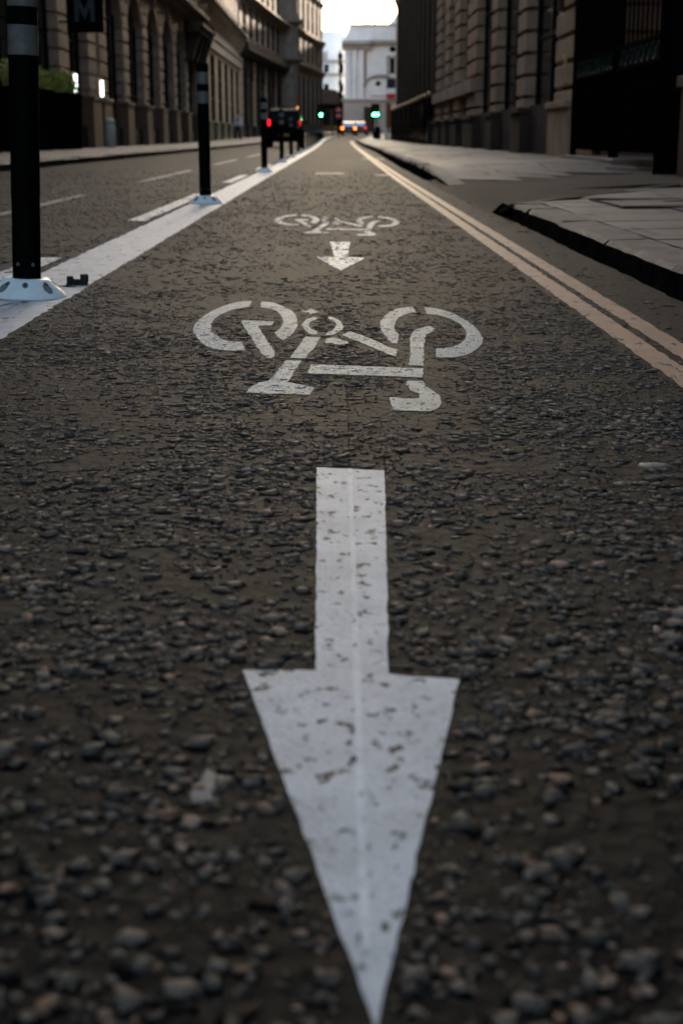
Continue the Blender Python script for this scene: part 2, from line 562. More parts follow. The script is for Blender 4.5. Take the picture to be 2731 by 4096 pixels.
def slab_field(name, fx0, fx1, y0, y1, fz, mat_, seed, row=(0.55, 0.95), wid=(0.7, 1.3), gap=0.007, skip=None):
    rnd = random.Random(seed)
    mb = MB()
    y = y0
    while y < y1:
        dy = rnd.uniform(*row) * (1.0 if y < 40 else 1.8)
        e = min(y + dy, y1)
        x, xe = fx0(y), fx1(y)
        x += -rnd.uniform(0, 0.5)
        while x < xe:
            w = rnd.uniform(*wid)
            a, b = max(x, fx0((y + e) / 2)), min(x + w, xe)
            if b - a > 0.05 and not (skip and skip((a + b) / 2, (y + e) / 2)):
                n = 2
                j = rnd.uniform(-0.002, 0.002)
                tx, ty = rnd.uniform(-0.0025, 0.0025), rnd.uniform(-0.003, 0.003)
                vs = []
                for (px_, py_, sx, sy) in ((a + gap, y + gap, -1, -1), (b - gap, y + gap, 1, -1), (b - gap, e - gap, 1, 1), (a + gap, e - gap, -1, 1)):
                    vs.append((px_ + rnd.uniform(-.006, .006), py_ + rnd.uniform(-.008, .008), fz(px_, py_) + j + tx * sx + ty * sy))
                top = vs
                low = [(q_[0], q_[1], q_[2] - 0.03) for q_ in vs]
                mb.add(low + top, [(4, 5, 6, 7), (0, 1, 5, 4), (1, 2, 6, 5), (2, 3, 7, 6), (3, 0, 4, 7)])
            x += w
        y = e
    return mb.build(name, mat_)


tag(pr, "dark mortar bed under the slabs of the right pavement", "pavement", kind="structure")
ps = slab_field("pavement", lambda y: (kr(y) - 0.02 if 9.5 < y < 15.4 else kr(y) + 0.188), lambda y: 8.5 if 15 < y < 31 else 4.5, -14, 110, zpav, 'slab', 12,
                skip=lambda x, y: 9.35 + (x - 1.1) * 1.75 + 0.1 < y < 15.9 + (x - 1.1) * 1.45)
ap_rows = []
for i in range(25):
    t_ = i / 24
    r_ = []
    for j_ in range(15):
        x_ = 1.06 + j_ * 0.26
        ya_, yb_ = 9.35 + (x_ - 1.1) * 1.75 - 0.35, 15.9 + (x_ - 1.1) * 1.45 + 0.5
        y_ = ya_ + (yb_ - ya_) * t_
        r_.append((x_, y_, zpav(x_, y_) - 0.006))
    ap_rows.append(r_)
tag(strip("driveway", ap_rows, 'apron'), "smooth dark driveway crossing between the two stretches of right kerb, leading to the gate", "driveway", kind="structure")

tag(ps, "worn sandstone slab pavement on the right with a dropped driveway crossing", "pavement", kind="structure")
pe = strip("pavement", [[(kr(y) + 0.185 + (22 - kr(y)) * t, y, rise(y) + 0.125) for t in (0, 0.25, 0.5, 1)] for y in (110.05, 120, 130, 145, 165, 185, 205)], 'slab_far')
tag(pe, "pavement beyond the right-hand buildings at the street bend", "pavement", kind="structure")
pl = strip("pavement", [[(x, y, rise(y) + 0.12 + 0.012 * (kl(y) - 0.2 - x)) for x in (kl(y) - 0.2, kl(y) - 1.2, kl(y) - 2.4, kl(y) - 4.0)] for y in ys[:86]], 'slab_far')
tag(pl, "slab pavement along the stone facades on the left", "pavement", kind="structure")


def kerb_run(name, ya, yb, side, block, topz, label, seed):
    rnd = random.Random(seed)
    mb = MB()
    y = ya
    while y < yb - 0.05:
        ln = block * rnd.uniform(0.85, 1.2)
        e = min(y + ln, yb)
        if yb - e < 0.3:
            e = yb
        j = rnd.uniform(-0.008, 0.008)
        dz = rnd.uniform(-0.005, 0.005)
        k = max(3, int((e - y) / 0.13) + 1)
        fx = kr if side > 0 else kl
        vs, fs = [], []
        for i in range(k):
            t = y + 0.006 + (e - y - 0.012) * i / (k - 1)
            wob = rnd.gauss(0, 0.0045)
            chp = abs(rnd.gauss(0, 0.006)) if rnd.random() < 0.5 else 0.0
            a = fx(t) + (j + wob) * side
            w = 0.178 * side
            z = topz(t) + dz + rnd.uniform(-0.003, 0.003)
            vs += [(a - 0.012 * side, t, rise(t) - 0.03), (a, t, rise(t) + (z - rise(t)) * 0.8), (a + (0.016 + chp) * side, t, z - chp * 0.6), (a + w, t, z + 0.003), (a + w, t, rise(t) - 0.03)]
        for i in range(k - 1):
            for q in range(4):
                fs.append((i * 5 + q, i * 5 + q + 1, (i + 1) * 5 + q + 1, (i + 1) * 5 + q))
        fs += [(0, 1, 2, 3, 4), tuple((k - 1) * 5 + q for q in (4, 3, 2, 1, 0))]
        mb.add(vs, fs)
        y = e
    o = mb.build(name, 'kerb')
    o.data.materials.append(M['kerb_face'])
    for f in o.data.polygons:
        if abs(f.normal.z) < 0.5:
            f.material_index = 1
    return tag(o, label, "kerb", kind="structure")


kerb_run("kerb", -14, 9.3, 1, 1.2, lambda t: 0.098 + (0.0 if t < 8.6 else -0.012 * (t - 8.6) / 0.7), "worn granite kerb blocks at the near right edge of the road", 3)
kerb_run("kerb", 15.35, 110, 1, 1.1, lambda t: rise(t) + 0.006 + 0.140 * min(1, max(0, (t - 15.35) / 2.4)) ** 0.8, "worn granite kerb rising again beyond the driveway crossing", 4)
kerb_run("kerb", 110.05, 205, 1, 3.0, lambda t: rise(t) + 0.125, "far right kerb curving round the street bend", 5)
kerb_run("kerb", -14, 203, -1, 1.4, lambda t: rise(t) + 0.125, "long granite kerb along the left pavement", 6)
# pointed corner stone where the near kerb turns into the driveway
q = MB()
q.add([(1.10, 9.31, -.02), (1.29, 9.31, -.02), (1.75, 10.35, -.02), (1.24, 9.62, -.02), (1.11, 9.31, .088), (1.29, 9.31, .10), (1.75, 10.35, .10), (1.25, 9.60, .088)],
      [(0, 1, 5, 4), (1, 2, 6, 5), (2, 3, 7, 6), (3, 0, 4, 7), (4, 5, 6, 7)])
qo = q.build("kerb", 'kerb')
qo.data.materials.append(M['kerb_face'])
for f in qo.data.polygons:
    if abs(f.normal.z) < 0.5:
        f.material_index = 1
tag(qo, "pointed granite corner stone where the near kerb turns into the driveway", "kerb", kind="structure")
# inspection cover frame on the near pavement
cv = MB()
for (x0, x1, y0, y1) in ((1.62, 1.632, 8.2, 9.3), (2.3, 2.312, 8.2, 9.3), (1.632, 2.30, 8.2, 8.22), (1.632, 2.30, 9.28, 9.3)):
    cv.box(x0, x1, y0, y1, 0.09, 0.119)
tag(cv.build("inspection_cover", 'frame'), "thin dark outline of an inspection cover set in the near right pavement", "inspection cover")


# ------------------------------------------------------------------ road markings
BIKE=[
  [(-0.263, 4.487), (-0.294, 4.484), (-0.324, 4.417), (-0.351, 4.322), (-0.373, 4.181), (-0.386, 4.011), (-0.387, 3.877), (-0.377, 3.762), (-0.361, 3.665), (-0.335, 3.552), (-0.306, 3.464), (-0.275, 3.423), (-0.247, 3.414), (-0.217, 3.421), (-0.236, 3.571), (-0.261, 3.568), (-0.287, 3.608), (-0.311, 3.686), (-0.33, 3.773), (-0.342, 3.888), (-0.346, 3.998), (-0.338, 4.114), (-0.32, 4.214), (-0.295, 4.293), (-0.261, 4.333)] ,
  [(-0.232, 4.478), (-0.202, 4.465), (-0.164, 4.365), (-0.133, 4.249), (-0.112, 4.1), (-0.105, 3.948), (-0.106, 3.806), (-0.116, 3.696), (-0.129, 3.612), (-0.136, 3.599), (-0.163, 3.735), (-0.151, 3.806), (-0.146, 3.888), (-0.147, 3.997), (-0.158, 4.113), (-0.175, 4.221), (-0.198, 4.292), (-0.229, 4.321)] ,
  [(-0.265, 4.003), (-0.173, 3.982), (-0.174, 3.888), (-0.212, 3.888), (-0.189, 3.696), (-0.163, 3.512), (-0.14, 3.353), (-0.151, 3.292), (-0.169, 3.318), (-0.209, 3.592), (-0.259, 3.936)] ,
  [(-0.049, 4.06), (-0.065, 4.078), (-0.082, 4.035), (-0.091, 3.948), (-0.09, 3.876), (-0.082, 3.784), (-0.069, 3.717), (-0.05, 3.708), (-0.047, 3.765), (-0.058, 3.788), (-0.069, 3.84), (-0.074, 3.911), (-0.069, 3.984), (-0.053, 4.009)] ,
  [(-0.021, 4.094), (-0.006, 4.073), (0.013, 3.984), (0.021, 3.887), (0.018, 3.806), (0.006, 3.739), (-0.009, 3.695), (-0.025, 3.695), (-0.022, 3.75), (-0.009, 3.783), (0.0, 3.852), (0.002, 3.923), (-0.006, 3.997), (-0.021, 4.035)] ,
  [(-0.103, 4.249), (-0.086, 4.229), (-0.075, 4.277), (-0.065, 4.263), (-0.061, 4.221), (-0.049, 4.221), (-0.051, 4.185), (-0.064, 4.166), (-0.073, 4.139), (-0.08, 4.185), (-0.098, 4.193)] ,
  [(-0.028, 3.571), (-0.021, 3.632), (-0.006, 3.642), (0.009, 3.621), (0.017, 3.591), (0.032, 3.57), (0.033, 3.521), (0.003, 3.521), (-0.011, 3.551), (-0.022, 3.541)] ,
  [(-0.079, 3.664), (-0.04, 3.649), (-0.052, 3.473), (-0.068, 3.318), (-0.073, 3.292), (-0.107, 3.301), (-0.094, 3.454)] ,
  [(-0.115, 3.263), (-0.078, 3.258), (-0.088, 3.136), (-0.101, 2.965), (-0.079, 2.937), (-0.06, 2.91), (-0.044, 2.896), (-0.05, 2.811), (-0.099, 2.818), (-0.18, 2.834), (-0.18, 2.864), (-0.173, 2.91), (-0.16, 2.959), (-0.143, 2.973), (-0.131, 3.067)] ,
  [(0.235, 4.185), (0.232, 4.33), (0.206, 4.316), (0.179, 4.276), (0.15, 4.16), (0.13, 4.027), (0.121, 3.912), (0.12, 3.804), (0.124, 3.721), (0.132, 3.622), (0.139, 3.547), (0.153, 3.538), (0.165, 3.681), (0.158, 3.762), (0.158, 3.846), (0.163, 3.934), (0.172, 4.015), (0.191, 4.111), (0.215, 4.173)] ,
  [(0.266, 4.316), (0.293, 4.302), (0.325, 4.236), (0.35, 4.122), (0.371, 3.956), (0.38, 3.782), (0.378, 3.66), (0.371, 3.583), (0.356, 3.492), (0.329, 3.388), (0.299, 3.321), (0.27, 3.302), (0.234, 3.309), (0.244, 3.457), (0.272, 3.457), (0.299, 3.501), (0.322, 3.574), (0.339, 3.68), (0.345, 3.782), (0.345, 3.889), (0.333, 3.991), (0.313, 4.074), (0.293, 4.127), (0.265, 4.147)] ,
  [(0.238, 3.857), (0.254, 3.878), (0.267, 3.824), (0.254, 3.761), (0.23, 3.681), (0.219, 3.51), (0.207, 3.338), (0.197, 3.181), (0.165, 3.189), (0.176, 3.355), (0.187, 3.565), (0.191, 3.642), (0.206, 3.782)] ,
  [(0.017, 3.691), (0.038, 3.762), (0.059, 3.721), (0.092, 3.613), (0.12, 3.511), (0.15, 3.431), (0.14, 3.322), (0.12, 3.372), (0.093, 3.457), (0.062, 3.566), (0.039, 3.623)] ,
  [(-0.055, 3.205), (0.027, 3.182), (0.097, 3.167), (0.194, 3.141), (0.185, 3.021), (0.115, 3.036), (0.049, 3.053), (-0.062, 3.074)] ,
  [(0.15, 2.981), (0.184, 2.978), (0.184, 2.913), (0.199, 2.845), (0.207, 2.798), (0.205, 2.729), (0.198, 2.674), (0.183, 2.637), (0.165, 2.632), (0.14, 2.638), (0.106, 2.645), (0.106, 2.781), (0.134, 2.769), (0.158, 2.763), (0.166, 2.78), (0.167, 2.821), (0.156, 2.839), (0.15, 2.888), (0.148, 2.945)] ,
]
ARROW_NEAR = [(-0.03, 2.166), (0.075, 2.141), (0.059, 1.58), (0.05, 1.281), (0.117, 1.266), (0.023, 0.719), (-0.09, 1.291), (-0.02, 1.29), (-0.023, 1.58)]
ARROW_FAR = [(-0.029, 7.081), (0.073, 7.081), (0.05, 6.168), (0.127, 6.127), (0.019, 5.529), (-0.083, 6.186), (-0.004, 6.174)]


def bike_far(polys):
    out = []
    for p in polys:
        out.append([(x + 0.006, 7.509 + (y - 2.632) * (9.62 - 7.509) / (4.487 - 2.632)) for x, y in p])
    return out


def rag(poly, step, amp, seed):
    rnd = random.Random(seed)
    out = []
    n = len(poly)
    for i in range(n):
        a, b = Vector(poly[i]), Vector(poly[(i + 1) % n])
        k = max(1, int((b - a).length / step))
        for j in range(k):
            p = a.lerp(b, j / k)
            out.append((p.x + rnd.gauss(0, amp), p.y + rnd.gauss(0, amp * 1.6)))
    return out


def smooth_poly(p):
    """one pass of corner cutting that keeps sharp corners sharp"""
    out = []
    n = len(p)
    for i in range(n):
        a, b, c = Vector(p[i - 1]), Vector(p[i]), Vector(p[(i + 1) % n])
        u, w = b - a, c - b
        if u.length < 1e-6 or w.length < 1e-6:
            continue
        # angle judged with the stretched length undone
        uu, ww = Vector((u.x * 2.4, u.y)), Vector((w.x * 2.4, w.y))
        if uu.angle(ww) > R(48):
            out.append(tuple(b))
        else:
            out.append(tuple(b.lerp(a, 0.25)))
            out.append(tuple(b.lerp(c, 0.25)))
    return out


def inside(px, py, poly):
    c = np.zeros(px.shape, bool)
    n = len(poly)
    for i in range(n):
        x1, y1 = poly[i]
        x2, y2 = poly[(i + 1) % n]
        if y1 == y2:
            continue
        hit = ((y1 > py) != (y2 > py)) & (px < (x2 - x1) * (py - y1) / (y2 - y1) + x1)
        c ^= hit
    return c


# --- stone chippings, scattered with a clumped density
def vnoise(x, y, s, seed):
    r = np.random.default_rng(seed)
    t = r.random((64, 64))
    u, v = x * s, y * s
    i, j = np.floor(u).astype(int), np.floor(v).astype(int)
    fu, fv = u - i, v - j
    fu, fv = fu * fu * (3 - 2 * fu), fv * fv * (3 - 2 * fv)
    T = lambda a, b: t[a % 64, b % 64]
    return (T(i, j) * (1 - fu) + T(i + 1, j) * fu) * (1 - fv) + (T(i, j + 1) * (1 - fu) + T(i + 1, j + 1) * fu) * fv


def chips(px, py, size, height, nside, zoff=0.0, tilt=0.22, flat=1.0):
    """vertices, loop faces of irregular stone flakes"""
    n = len(px)
    ang = RNG.random(n) * 2 * np.pi
    el = 0.50 + 0.45 * RNG.random(n)
    a = (np.arange(nside)[None, :] + 0.7 * (RNG.random((n, nside)) - 0.5)) * 2 * np.pi / nside
    rad = size[:, None] * (0.62 + 0.62 * RNG.random((n, nside)))
    lx, ly = rad * np.cos(a), rad * np.sin(a) * el[:, None]
    c, s = np.cos(ang)[:, None], np.sin(ang)[:, None]
    wx, wy = lx * c - ly * s, lx * s + ly * c
    tx, ty = RNG.normal(0, tilt, n)[:, None], RNG.normal(-0.02, tilt, n)[:, None]
    top = height[:, None] * (0.97 + 0.06 * RNG.random((n, nside))) + wx * tx * 0.8 + wy * ty * 0.8
    top = np.maximum(top, 0.0006)
    k = 0.90 + 0.12 * RNG.random((n, nside))
    V = np.empty((n, 2 * nside + 1, 3), np.float32)
    V[:, :nside, 0] = px[:, None] + wx * 0.95
    V[:, :nside, 1] = py[:, None] + wy * 0.95
    V[:, :nside, 2] = -0.003 + zoff
    V[:, nside:2 * nside, 0] = px[:, None] + wx * k
    V[:, nside:2 * nside, 1] = py[:, None] + wy * k
    V[:, nside:2 * nside, 2] = top * flat + zoff
    V[:, 2 * nside, 0] = px
    V[:, 2 * nside, 1] = py
    V[:, 2 * nside, 2] = (top.mean(1) * (0.97 + 0.06 * RNG.random(n))) * flat + zoff
    i = np.arange(nside)
    j = (i + 1) % nside
    quads = np.stack([i, j, nside + j, nside + i], 1)
    tris = np.stack([nside + i, nside + j, np.full(nside, 2 * nside)], 1)
    off = (np.arange(n) * (2 * nside + 1))[:, None, None]
    return V.reshape(-1, 3), (quads[None] + off).reshape(-1, 4), (tris[None] + off).reshape(-1, 3), 2 * nside + 1


def chip_mesh(name, batches, material, tones=None):
    vs, qs, ts, tn = [], [], [], []
    k = 0
    for (V, Q, T, per, tone) in batches:
        n = len(V) // per
        vs.append(V); qs.append(Q + k); ts.append(T + k)
        tn.append(np.repeat(RNG.random(n) if tone is None else tone, per))
        k += len(V)
    V, Q, T, tn = np.concatenate(vs), np.concatenate(qs), np.concatenate(ts), np.concatenate(tn)
    me = bpy.data.meshes.new(name)
    me.vertices.add(len(V))
    me.vertices.foreach_set("co", V.astype(np.float32).ravel())
    nl = len(Q) * 4 + len(T) * 3
    me.loops.add(nl)
    me.loops.foreach_set("vertex_index", np.concatenate([Q.ravel(), T.ravel()]).astype(np.int32))
    me.polygons.add(len(Q) + len(T))
    me.polygons.foreach_set("loop_start", np.concatenate([np.arange(len(Q)) * 4, len(Q) * 4 + np.arange(len(T)) * 3]).astype(np.int32))
    me.update(calc_edges=True)
    me.validate()
    at = me.attributes.new("tone", 'FLOAT', 'POINT')
    at.data.foreach_set("value", tn.astype(np.float32))
    me.materials.append(M[material])
    o = bpy.data.objects.new(name, me)
    COL.objects.link(o)
    return o


BIKE_FAR = bike_far(BIKE)
FLAT_AREAS = [(-1.115, -0.85), (0.708, 0.780), (0.800, 0.868)]       # thermoplastic lines cover the chippings


def scatter(n, x0, x1, y0, y1, clump, seed, wedge=True, thin=((0, 3), (1, 1))):
    r = np.random.default_rng(seed)
    px = x0 + (x1 - x0) * r.random(n)
    py = y0 + (y1 - y0) * r.random(n)
    if wedge:
        ok = np.abs(px) < 0.275 * py + 0.16
        px, py = px[ok], py[ok]
    keep = r.random(len(px)) < np.interp(py, *thin)
    px, py = px[keep], py[keep]
    d = 0.55 * vnoise(px + 40, py + 40, 5.0, 1) + 0.3 * vnoise(px + 40, py + 40, 13.0, 2) + 0.25 * vnoise(px + 40, py + 40, 1.6, 3)
    ok = r.random(len(px)) < np.clip((d - 0.30) * 2.2, 0.10, 1.0) ** clump
    return px[ok], py[ok]


def in_any(px, py, polys):
    m = np.zeros(px.shape, bool)
    for p in polys:
        m |= inside(px, py, p)
    return m


def off_lines(px, py):
    ok = np.ones(px.shape, bool)
    for a, b in FLAT_AREAS:
        ok &= ~((px > a - 0.006) & (px < b + 0.006))
    return ok


ALL_MARKS = BIKE + [ARROW_NEAR] + BIKE_FAR + [ARROW_FAR]
batches, painted, painted_far, arrow_chips = [], [], [], []


def lay(px, py, size, height, nside, tilt):
    ok = off_lines(px, py) & (px > -4.8) & (px < 1.07)
    gut = px > 0.875
    ok &= ~(gut & (RNG.random(len(px)) < 0.85))
    px, py, size, height = px[ok], py[ok], size[ok], height[ok]
    ina = inside(px, py, ARROW_NEAR)
    inb = in_any(px, py, BIKE)
    inc = in_any(px, py, BIKE_FAR) | inside(px, py, ARROW_FAR)
    near_edge = np.zeros(len(px), bool)
    whole = np.ones(len(px), bool)
    for ox, oy in ((1, 0), (-1, 0), (0, 1), (0, -1)):
        qx, qy = px + ox * size * 0.9, py + oy * size * 0.9
        m_ = inside(qx, qy, ARROW_NEAR) | in_any(qx, qy, BIKE)
        near_edge |= m_
        whole &= m_
    free = ~(ina | inb | inc | near_edge)
    inb &= whole & (RNG.random(len(px)) < 0.6)
    tone = np.clip(RNG.random(free.sum()), 0.02, 1)
    batches.append(chips(px[free], py[free], size[free], height[free], nside, 0.0, tilt) + (tone,))
    # near-black flakes under the stones paint in the shade of their crevices
    shaded = free & (RNG.random(len(px)) < 0.75) & (size > 0.0042)
    k_ = shaded.sum()
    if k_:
        ox, oy = RNG.normal(0, 0.35, k_) * size[shaded], RNG.normal(0, 0.5, k_) * size[shaded]
        batches.append(chips(px[shaded] + ox, py[shaded] + oy, size[shaded] * (1.15 + 0.65 * RNG.random(k_)), np.full(k_, 0.0005), nside, 0.0, 0.0) + (np.zeros(k_),))
    if inb.any():
        painted.append(chips(px[inb], py[inb], size[inb], height[inb] * 0.5, nside, 0.0012, tilt * 0.5) + (None,))
    if inc.any():
        painted_far.append(chips(px[inc], py[inc], size[inc], height[inc] * 0.5, nside, 0.003, tilt * 0.5) + (None,))


def lognorm(n, mu, sg, lo, hi):
    return np.clip(RNG.lognormal(math.log(mu), sg, n), lo, hi)


px, py = scatter(66000, -1.7, 1.1, 0.55, 5.0, 1.0, 21, thin=((0, 2.7, 5.0), (1, 1, 0.26)))
n = len(px); s = lognorm(n, 0.0057, 0.42, 0.0026, 0.0130)
lay(px, py, s, s * (0.11 + 0.26 * RNG.random(n) ** 1.6), 5, 0.11)
px, py = scatter(42000, -1.5, 1.1, 0.55, 4.8, 0.5, 22, thin=((0, 2.6, 4.8), (1, 1, 0.0)))
n = len(px); s = lognorm(n, 0.0024, 0.35, 0.0012, 0.004)
lay(px, py, s, s * (0.4 + 0.4 * RNG.random(n)), 5, 0.2)
px, py = scatter(48000, -4.8, 1.1, 5.0, 11.0, 1.0, 23, thin=((5, 7, 11), (0.80, 0.6, 0.45)))
n = len(px); s = lognorm(n, 0.0078, 0.36, 0.004, 0.017)
lay(px, py, s, s * (0.11 + 0.26 * RNG.random(n) ** 1.6), 5, 0.11)
px, py = scatter(42000, -4.8, 1.1, 11.0, 24.0, 1.0, 24, thin=((11, 16, 24), (0.52, 0.35, 0.0)))
n = len(px); s = lognorm(n, 0.010, 0.3, 0.006, 0.02)
lay(px, py, s, s * (0.2 + 0.2 * RNG.random(n)), 4, 0.15)
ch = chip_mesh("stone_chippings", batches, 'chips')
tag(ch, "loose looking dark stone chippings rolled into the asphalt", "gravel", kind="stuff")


def sheet(name, polys, material, z, amp=0.0025, step=0.02, seed=1, parent=None, smooth=0):
    mb = MB()
    for i, p in enumerate(polys):
        for _ in range(smooth):
            p = smooth_poly(p)
        p = rag(p, step, amp, seed + i)
        mb.add([(x, y, z + rise(y)) for x, y in p], [tuple(range(len(p)))])
    o = mb.build(name, material, parent)
    bm = bmesh.new()
    bm.from_mesh(o.data)
    bmesh.ops.triangulate(bm, faces=bm.faces, ngon_method='EAR_CLIP')
    for f in bm.faces:
        if f.normal.z < 0:
            f.normal_flip()
    bm.to_mesh(o.data)
    bm.free()
    return o


def join_into(o, other):
    """put OTHER's mesh inside O's (painted chippings belong to the marking)"""
    bm = bmesh.new()
    bm.from_mesh(o.data)
    bm.from_mesh(other.data)
    bm.to_mesh(o.data)
    bm.free()
    me = other.data
    bpy.data.objects.remove(other)
    bpy.data.meshes.remove(me)


o = sheet("arrow_marking", [ARROW_NEAR], 'white_paint', 0.0015, 0.0005, 0.02, 5)
tag(o, "long white arrow painted on the asphalt, pointing at the viewer, largest of the two arrows", "road marking", "painted lane arrows")
o = sheet("bicycle_marking", BIKE, 'bike_paint', 0.0015, 0.0012, 0.018, 6, smooth=2)
join_into(o, chip_mesh("x", painted, 'bike_paint'))
tag(o, "larger white stencilled bicycle symbol painted above the long arrow", "road marking", "painted bicycle symbols")
o = sheet("bicycle_marking", BIKE_FAR, 'bike_paint', 0.002, 0.003, 0.03, 7, smooth=1)
join_into(o, chip_mesh("x", painted_far, 'bike_paint'))
tag(o, "smaller farther white bicycle symbol painted above the small arrow", "road marking", "painted bicycle symbols")
o = sheet("arrow_marking", [ARROW_FAR], 'white_paint', 0.002, 0.002, 0.03, 8)
tag(o, "small white arrow painted between the two bicycle symbols", "road marking", "painted lane arrows")


def line(name, xa, xb, y0, y1, material, label, z=0.004, amp=0.003, step=0.05, fx=None, seed=1):
    rnd = random.Random(seed)
    ys_, y = [], y0
    while y < y1:
        ys_.append(y)
        y += max(step, y * 0.006)
    ys_.append(y1)
    f = fx or (lambda t: 0.0)
    mb = MB()
    vs, fs = [], []
    for y in ys_:
        sx = f(y)
        vs += [(xa + sx + rnd.gauss(0, amp), y, z + rise(y)), (xb + sx + rnd.gauss(0, amp), y, z + rise(y))]
    fs = [(2 * i, 2 * i + 1, 2 * i + 3, 2 * i + 2) for i in range(len(ys_) - 1)]
    mb.add(vs, fs)
    o = mb.build(name, material)
    for p in o.data.polygons:
        if p.normal.z < 0:
            o.data.flip_normals()
        break
    return tag(o, label, "road marking")


bend = lambda y: interp([(0, 0), (45, -0.01), (110, -0.05), (135, 0.1), (165, 1.2), (200, 3.5)], y)
ybend = lambda y: interp([(0, 0), (18, 0), (28, 0.03), (52, 0.13), (90, 0.28), (110, 0.36), (125, 1.2)], y)
line("white_line", -0.982, -0.853, 0.6, 150, 'line_paint', "broad white lane line under the black posts, its right-hand half beside the cycle lane", 0.0018, 0.004, 0.03, bend, 31)
line("white_line", -1.108, -0.976, 0.6, 150, 'line_paint', "broad white lane line under the black posts, its left-hand half beside the car lane", 0.0036, 0.004, 0.03, bend, 32)
line("yellow_line", 0.712, 0.777, 0.6, 118, 'yellow_paint', "inner faded yellow line of the double line beside the cycle lane", 0.0018, 0.002, 0.04, ybend, 33)
line("yellow_line", 0.804, 0.865, 0.6, 118, 'yellow_paint', "outer faded yellow line of the double line nearest the right kerb", 0.0018, 0.002, 0.04, ybend, 34)
for k, (a, b, lab) in enumerate(((3.4, 6.15, "nearest short white dash left of the nearest black post"), (8.9, 13.2, "second short white dash left of the second black post"),
                                 (16.4, 19.6, "third short white dash along the broad white line"), (23, 27, "far short white dash along the broad white line"))):
    o = line("white_dash", -1.275, -1.165, a, b, 'dash_paint', lab, 0.002, 0.003, 0.04, None, 40 + k)
    o["group"] = "dashes beside the broad white line"
for k, (a, b, lab) in enumerate(((6.4, 13.0, "nearest faint dash in the middle of the left carriageway"), (16.6, 22.6, "second faint dash in the middle of the left carriageway"),
                                 (27, 33, "third faint dash in the middle of the left carriageway"), (37, 44, "farthest faint dash in the middle of the left carriageway"))):
    o = line("lane_dash", -2.28, -2.18, a, b, 'faint_paint', lab, 0.002, 0.004, 0.06, None, 50 + k)
    o["group"] = "faint dashes in the left carriageway"
for k, (x0, x1, y0, y1, lab) in enumerate(((0.52, 0.70, 19.2, 19.6, "near short pale bar touching the double yellow lines"), (0.62, 1.13, 33.2, 34.2, "far short pale bar crossing the double yellow lines"),
                                           (-0.28, 0.12, 20.0, 20.6, "thin pale bar across the cycle lane beyond the far bicycle symbol"))):
    o = sheet("pale_bar", [[(x0, y0), (x1, y0), (x1, y1), (x0, y1)]], 'faint_paint' if k else 'yellow_paint', 0.0085, 0.01, 0.06, 60 + k)
    tag(o, lab, "road marking", "short pale bars on the road")
sm = []
for (pts) in ([(-0.031, 2.262), (-0.0285, 2.262), (-0.0285, 2.172), (-0.031, 2.172)], [(0.0755, 2.25), (0.0775, 2.25), (0.077, 2.15), (0.0748, 2.15)],
              [(-0.0965, 1.365), (-0.0935, 1.365), (-0.089, 1.297), (-0.0925, 1.297)], [(0.1105, 1.375), (0.1130, 1.375), (0.1135, 1.318), (0.1115, 1.318)],
              [(-0.09, 2.158), (-0.03, 2.168), (-0.03, 2.162), (-0.09, 2.150)], [(0.055, 1.288), (0.117, 1.272), (0.128, 1.270), (0.128, 1.264), (0.117, 1.266)]):
    sm.append(pts)
cm = thing("crayon_marks", "thin yellow crayon setting-out ticks at the corners of the long arrow", "crayon marks", (0, 0, 0))
for k, q_ in enumerate(sm):
    sheet("tick", [q_], 'crayon', 0.0012, 0.0006, 0.012, 70 + k, cm)
o = sheet("chalk_line", [[(0.021, 2.17), (0.0228, 2.17), (0.024, 4.2), (0.0222, 4.2)]], 'chalk', 0.0012, 0.0007, 0.03, 71)
tag(o, "thin pale chalk line running up the lane from the long arrow", "chalk line")
# raised seam of paint along the arrow
o2 = sheet("x", [[(0.0155, 0.80), (0.0220, 0.80), (0.0250, 2.15), (0.0185, 2.15)]], 'seam_paint', 0.0026, 0.0006, 0.03, 72)
o2.name = "paint_seam"
o2.parent = bpy.data.objects["arrow_marking"]

for q_ in ([[(-0.955, 4.93), (-0.935, 4.95), (-0.915, 4.93), (-0.885, 4.90), (-0.886, 4.885), (-0.918, 4.91), (-0.936, 4.925), (-0.954, 4.905)],
                     [(-1.045, 4.22), (-1.015, 4.36), (-0.995, 4.42), (-0.990, 4.415), (-1.008, 4.35), (-1.038, 4.21)]]):
    sheet("crack", [q_], 'mortar', 0.0045, 0.0015, 0.02, 77, bpy.data.objects["white_line"])
# small things lying on the asphalt
bl = MB()
rnd = random.Random(5)
outline = [(-0.105, 1.078), (-0.1005, 1.074), (-0.0965, 1.058), (-0.0940, 1.038), (-0.0955, 1.020), (-0.103, 1.010), (-0.112, 1.012), (-0.115, 1.026), (-0.1095, 1.050)]
c = (-0.104, 1.045)
bl.add([(x, y, 0.0005) for x, y in outline] + [(c[0] + (x - c[0]) * .6, c[1] + (y - c[1]) * .6, 0.0012) for x, y in outline],
       [(i, (i + 1) % 9, 9 + (i + 1) % 9, 9 + i) for i in range(9)] + [tuple(9 + i for i in range(9))])
tag(bl.build("paint_splash", 'splash', smooth=True), "pale dried splash on the asphalt left of the big arrowhead", "paint splash")
st = MB()
vs = []
for k, (sc, z) in enumerate(((1, 0.0), (0.9, 0.0025), (0.6, 0.004))):
    for i in range(11):
        a = 2 * math.pi * i / 11
        vs.append((0.497 + sc * 0.026 * (1 + 0.18 * math.sin(3 * a + 1)) * math.cos(a), 2.17 + sc * 0.022 * math.sin(a), z + 0.0005))
